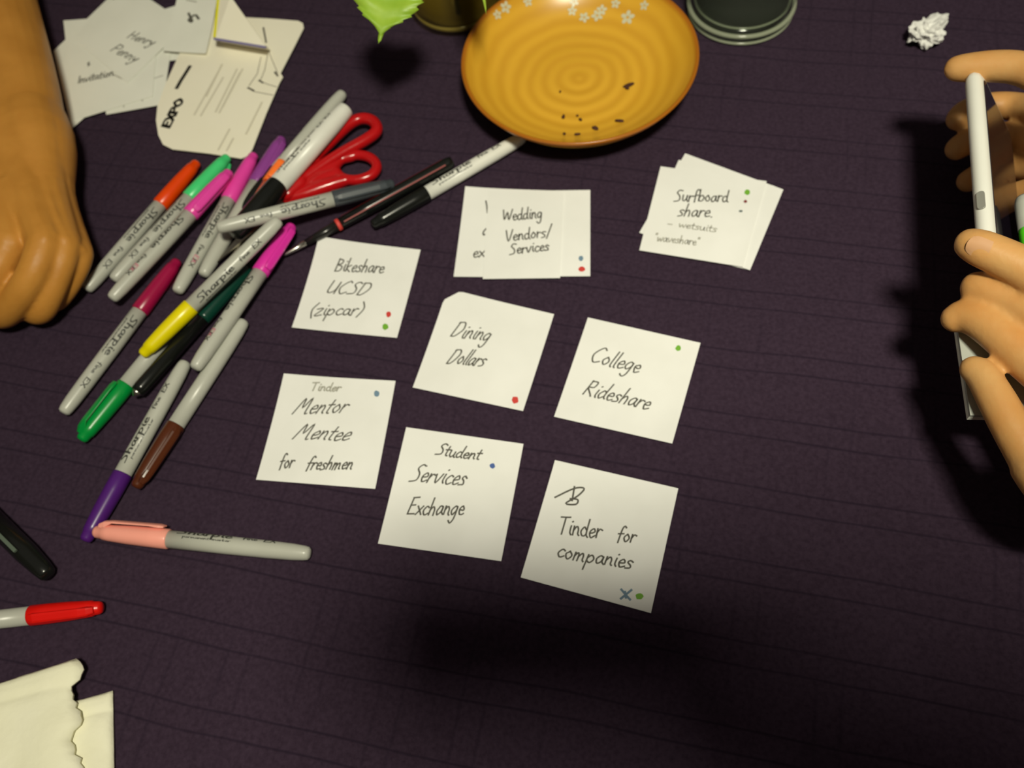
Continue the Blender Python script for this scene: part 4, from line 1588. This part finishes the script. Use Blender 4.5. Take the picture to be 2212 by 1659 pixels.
def right_person():
    org = at(2212, 600, 0)
    bm = bmesh.new()
    # far hand: index across the phone's end, other fingers behind the phone
    far = [
        [(2068, 148, .094, .0080), (2095, 146, .096, .0088), (2150, 143, .100, .0095), (2212, 150, .104, .0100), (2290, 190, .108, .0110), (2380, 260, .105, .0140)],
        [(2068, 258, .036, .0078), (2090, 240, .036, .0085), (2150, 228, .036, .0092), (2212, 234, .042, .0097), (2300, 258, .068, .0110), (2385, 300, .092, .0140)],
        [(2066, 322, .030, .0078), (2090, 308, .030, .0085), (2150, 294, .030, .0092), (2212, 298, .036, .0096), (2300, 318, .062, .0108), (2390, 340, .088, .0140)],
        [(2090, 392, .024, .0074), (2120, 376, .025, .0080), (2165, 360, .027, .0086), (2212, 362, .033, .0090), (2300, 375, .056, .0098), (2390, 385, .083, .0130)],
        [(2176, 424, .030, .0070), (2198, 418, .033, .0078), (2250, 410, .045, .0095), (2330, 400, .065, .0130), (2420, 370, .085, .0170)],
    ]
    for f in far:
        chain(bm, [pxr(*p) for p in f], 4)
    w = at(2520, 330, .095)
    for x, y, z in ((2385, 270, .104), (2390, 305, .101), (2392, 345, .097), (2395, 385, .092)):
        chain(bm, [pxr(x, y, z, .0150), pxr(2450, 320, .097, .020), (w.x, w.y, w.z, .024)], 3)
    el = w + Vector((.17, .07, -.02))
    bc = bmesh.new()
    chain(bm, [(w.x, w.y, w.z, .025), (*(w + Vector((.06, .02, -.01))), .030)], 3)
    chain(bc, [(*(w + Vector((.045, .015, -.0075))), .0285), (*(w + Vector((.06, .02, -.01))), .030), (*el, .040), (*(el + Vector((.10, -.02, .12))), .045), (*(el + Vector((.14, -.06, .24))), .05)], 4)
    # near hand: four fingers, the top one pressing on the phone's edge
    near = [
        [(2098, 528, .1085, .0088), (2118, 536, .1095, .0098), (2165, 556, .110, .0103), (2230, 590, .110, .0110), (2310, 650, .108, .0120), (2400, 740, .102, .0150)],
        [(2112, 622, .0890, .0092), (2140, 628, .0915, .0100), (2190, 650, .094, .0106), (2250, 690, .097, .0112), (2320, 740, .098, .0122), (2410, 800, .098, .0155)],
        [(2064, 688, .0790, .0080), (2084, 682, .0815, .0090), (2120, 694, .0850, .0101), (2170, 732, .0880, .0106), (2235, 790, .0900, .0112), (2310, 840, .094, .0125), (2410, 880, .096, .0155)],
        [(2104, 798, .0795, .0076), (2122, 812, .0805, .0084), (2152, 862, .0815, .0094), (2190, 930, .0815, .0100), (2250, 1010, .080, .0120), (2330, 1030, .085, .0150), (2420, 980, .092, .0170)],
    ]
    near.append([(2172, 815, .0600, .0092), (2205, 850, .0590, .0100), (2270, 920, .062, .0130), (2360, 990, .076, .0170), (2450, 990, .090, .0200)])   # thumb under the booklet
    for f in near:
        chain(bm, [pxr(*p) for p in f], 4)
    w = at(2560, 960, .098)
    for x, y, z in ((2400, 745, .102), (2410, 805, .099), (2412, 880, .096), (2415, 980, .091)):
        chain(bm, [pxr(x, y, z, .0160), pxr(2480, 890, .097, .021), (w.x, w.y, w.z, .024)], 3)
    chain(bm, [pxr(2240, 1010, .080, .0125), pxr(2320, 1080, .082, .016), pxr(2420, 1080, .088, .020), (w.x, w.y, w.z, .024)], 3)
    el = w + Vector((.18, -.03, -.03))
    chain(bm, [(w.x, w.y, w.z, .025), (*(w + Vector((.06, -.01, -.01))), .030)], 3)
    chain(bc, [(*(w + Vector((.045, -.0075, -.0075))), .0285), (*(w + Vector((.06, -.01, -.01))), .030), (*el, .040), (*(el + Vector((.12, .06, .12))), .045), (*(el + Vector((.16, .12, .24))), .05)], 4)
    s1 = el + Vector((.16, .12, .24))
    el2 = at(2520, 330, .095) + Vector((.17, .07, -.02))
    s2 = el2 + Vector((.14, -.06, .24))
    hd = (s1 + s2) / 2 + Vector((.03, 0, .25))
    look = Vector((-1, -.1, -.5))
    head_shape(bc, hd, (s1 + s2) / 2 + Vector((.05, 0, .06)), look)
    p = united('person', bm, .0015, 8, SKIN_B, None, org)
    merge_into(p, bc, .004, 5)
    tag(p, 'person with light skin, holding a white smartphone in both hands', 'person')
    nl = at(2111, 530, .1150)
    P = [Vector(pxr(*q)[:3]) for q in near[0][:3]]
    up = (Vector((0, 0, CAM_H)) - nl).normalized()
    al = P[0] - P[2]
    axis = P[0].lerp(P[1], .75)
    k = nail(p, axis + up * .0098 + Vector((0, 0, 0)), al, up + Vector((.0, -.15, 0)), .0115, .0105)
    P = [Vector(pxr(*q)[:3]) for q in near[2][:3]]
    nail(p, P[0] + (P[0] - P[1]).normalized() * .0068 + Vector((0, 0, .0030)), Vector((0, 0, 1)) + (P[0] - P[1]) * 30, (P[0] - P[1]), .008, .0075)
    head_parts(p, hd, look)
    sb = torso(p, s1, s2, (s1 + s2) / 2 + Vector((.06, .02, -.40)), s1, M_SHIRT, None, [(s1, s1.lerp(el, .45)), (s2, s2.lerp(el2, .45))])
    sh = united('shirt', sb, .008, 6, M_SHIRT, p)
    sh.location = -p.location


right_person()


def grey_card():
    """pale grey card pinched beneath the near hand's fingers"""
    c = [at(2068, 706, .0720), at(2250, 670, .0720), at(2262, 900, .0700), at(2096, 897, .0700)]
    o = c[3].copy()
    V = [p - o for p in c] + [p - o - Vector((0, 0, .0022)) for p in c]
    m = noise_mix(mat('pale_grey_card', (.4, .42, .38, 1), .5), (.40, .42, .37, 1), (.45, .47, .42, 1), 30)
    t = empty('pocket_notebook', o)
    tag(t, 'thin pale grey booklet held under the lower fingers of the phone hand', 'booklet')
    fcs = [(0, 1, 2, 3), (7, 6, 5, 4), (0, 4, 5, 1), (1, 5, 6, 2), (2, 6, 7, 3), (3, 7, 4, 0)]
    mesh_obj('cover', V, fcs, m, t)
    V2 = [p - o - Vector((0, 0, .0023)) for p in c]
    V2 = [v * .99 for v in V2] + [v * .99 - Vector((0, 0, .003)) for v in V2]
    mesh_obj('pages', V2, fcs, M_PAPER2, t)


grey_card()
# lime highlighter clasped in the same hand
t, L, o = pen_from_profile('highlighter', at(2214, 425, .084), at(2275, 800, .070), [
    ('cap', [(0, 1.0), (.0040, 1.0), (.0052, .985), (.0060, .95), (.0062, .80), (0, .80)], M_BARREL),
    ('barrel', [(0, .805), (.0058, .805), (.0060, .78), (.0060, .04), (.0045, 0), (0, 0)], CAP['lime'])],
    'lime green highlighter with grey cap, tucked in the hand behind the phone', 'highlighter')


# ------------------------------------------------------------------ the photographer, whose arms and phone shade the near cloth
def photographer():
    X = RM @ Vector((1, 0, 0)); Y = RM @ Vector((0, 1, 0)); Z = RM @ Vector((0, 0, 1))
    C = Vector((0, 0, CAM_H))
    # their phone: a slab just behind the lens
    t = empty('camera_phone')
    t.matrix_world = Matrix.Translation(C + Z * .010) @ RM.to_4x4()
    tag(t, 'black smartphone held over the table by the standing photographer', 'phone')
    bm = bmesh.new()
    rounded_slab(bm, .140, .070, .009, .008)
    bmesh.ops.translate(bm, vec=(-.030, -.045, 0), verts=bm.verts)
    bm_obj('shell', bm, M_BLACK, t, True)
    bm = bmesh.new()
    rounded_slab(bm, .128, .062, .0008, .004, 4)
    bmesh.ops.translate(bm, vec=(-.024, -.041, .0048), verts=bm.verts)
    bm_obj('screen', bm, mat('phone_display_glass', (.01, .01, .012, 1), .08), t)
    bm = bmesh.new()
    loc = lambda x, y, z: C + X * x + Y * y + Z * z
    sh_l, sh_r = Vector((.0, -.39, .63)), Vector((.38, -.41, .62))
    sleeves = []
    # right hand: fingers wrap the back of the phone, thumb along its lower edge; all stay behind the lens
    ex, sx, sh = .110, 1, sh_r
    palm = loc(ex + .018, -.050, .036)
    for k, yy in enumerate((.022, .004, -.014, -.032)):
        a = loc(ex - (.020 - .003 * k), yy, .0235)
        b = loc(ex + .010, yy - .006, .026)
        chain(bm, [(*a, .0075), (*loc(ex, yy, .0255), .0085), (*b, .009), (*(palm + Y * (yy * .5 + .012)), .014)], 3)
    chain(bm, [(*loc(ex - .03, -.056, .012), .008), (*loc(ex - .005, -.060, .020), .010), (*palm, .017)], 3)
    wrist = loc(ex + .030, -.110, .055)
    chain(bm, [(*palm, .024), (*(palm + Y * .02), .02)], 2)
    chain(bm, [(*palm, .025), (*wrist, .025)], 2)
    elbow = Vector((.31, -.33, .43))
    chain(bm, [(*wrist, .025), (*wrist.lerp(elbow, .5), .036), (*elbow, .042)], 4)
    chain(bm, [(*elbow, .043), (*elbow.lerp(sh, .5), .048), (*sh, .055)], 4)
    sleeves.append([(*wrist.lerp(elbow, .25), .040), (*wrist.lerp(elbow, .6), .047), (*elbow, .052), (*elbow.lerp(sh, .5), .060), (*sh, .075)])
    # left arm hangs at the side
    el = sh_l + Vector((-.06, -.04, -.28))
    chain(bm, [(*sh_l, .055), (*sh_l.lerp(el, .5), .046), (*el, .040), (*(el + Vector((.01, .04, -.12))), .034), (*(el + Vector((.01, .06, -.24))), .026)], 3)
    hb0 = el + Vector((.01, .07, -.30))
    for k in range(4):
        q = hb0 + Vector((0, .022 - .016 * k, -.03))
        chain(bm, [(*hb0, .022), (*q, .012), (*(q + Vector((.012, 0, -.05))), .0085), (*(q + Vector((.02, 0, -.075))), .0075)], 3)
    chain(bm, [(*hb0, .020), (*(hb0 + Vector((.02, .04, -.02))), .011), (*(hb0 + Vector((.03, .05, -.06))), .008)], 3)
    sleeves.append([(*sh_l, .075), (*sh_l.lerp(el, .5), .060), (*el, .052), (*(el + Vector((.01, .05, -.18))), .040)])
    look = Vector((-.25, .55, -1))
    hd = Vector((.175, -.232, .84))
    head_shape(bm, hd, Vector((.18, -.38, .70)), look)
    p = united('person', bm, .0038, 5, SKIN_A, None, Vector((.18, -.42, 0)))
    tag(p, 'person in dark shirt leaning over the near table edge, photographing the notes', 'person')
    sb = torso(p, sh_l, sh_r, Vector((.18, -.54, .12)), hd, M_SHIRT, None, [])
    for q in sleeves:
        chain(sb, q, 3)
    sh = united('shirt', sb, .008, 6, M_SHIRT, p)
    sh.location = -p.location
    head_parts(p, hd, look)


photographer()
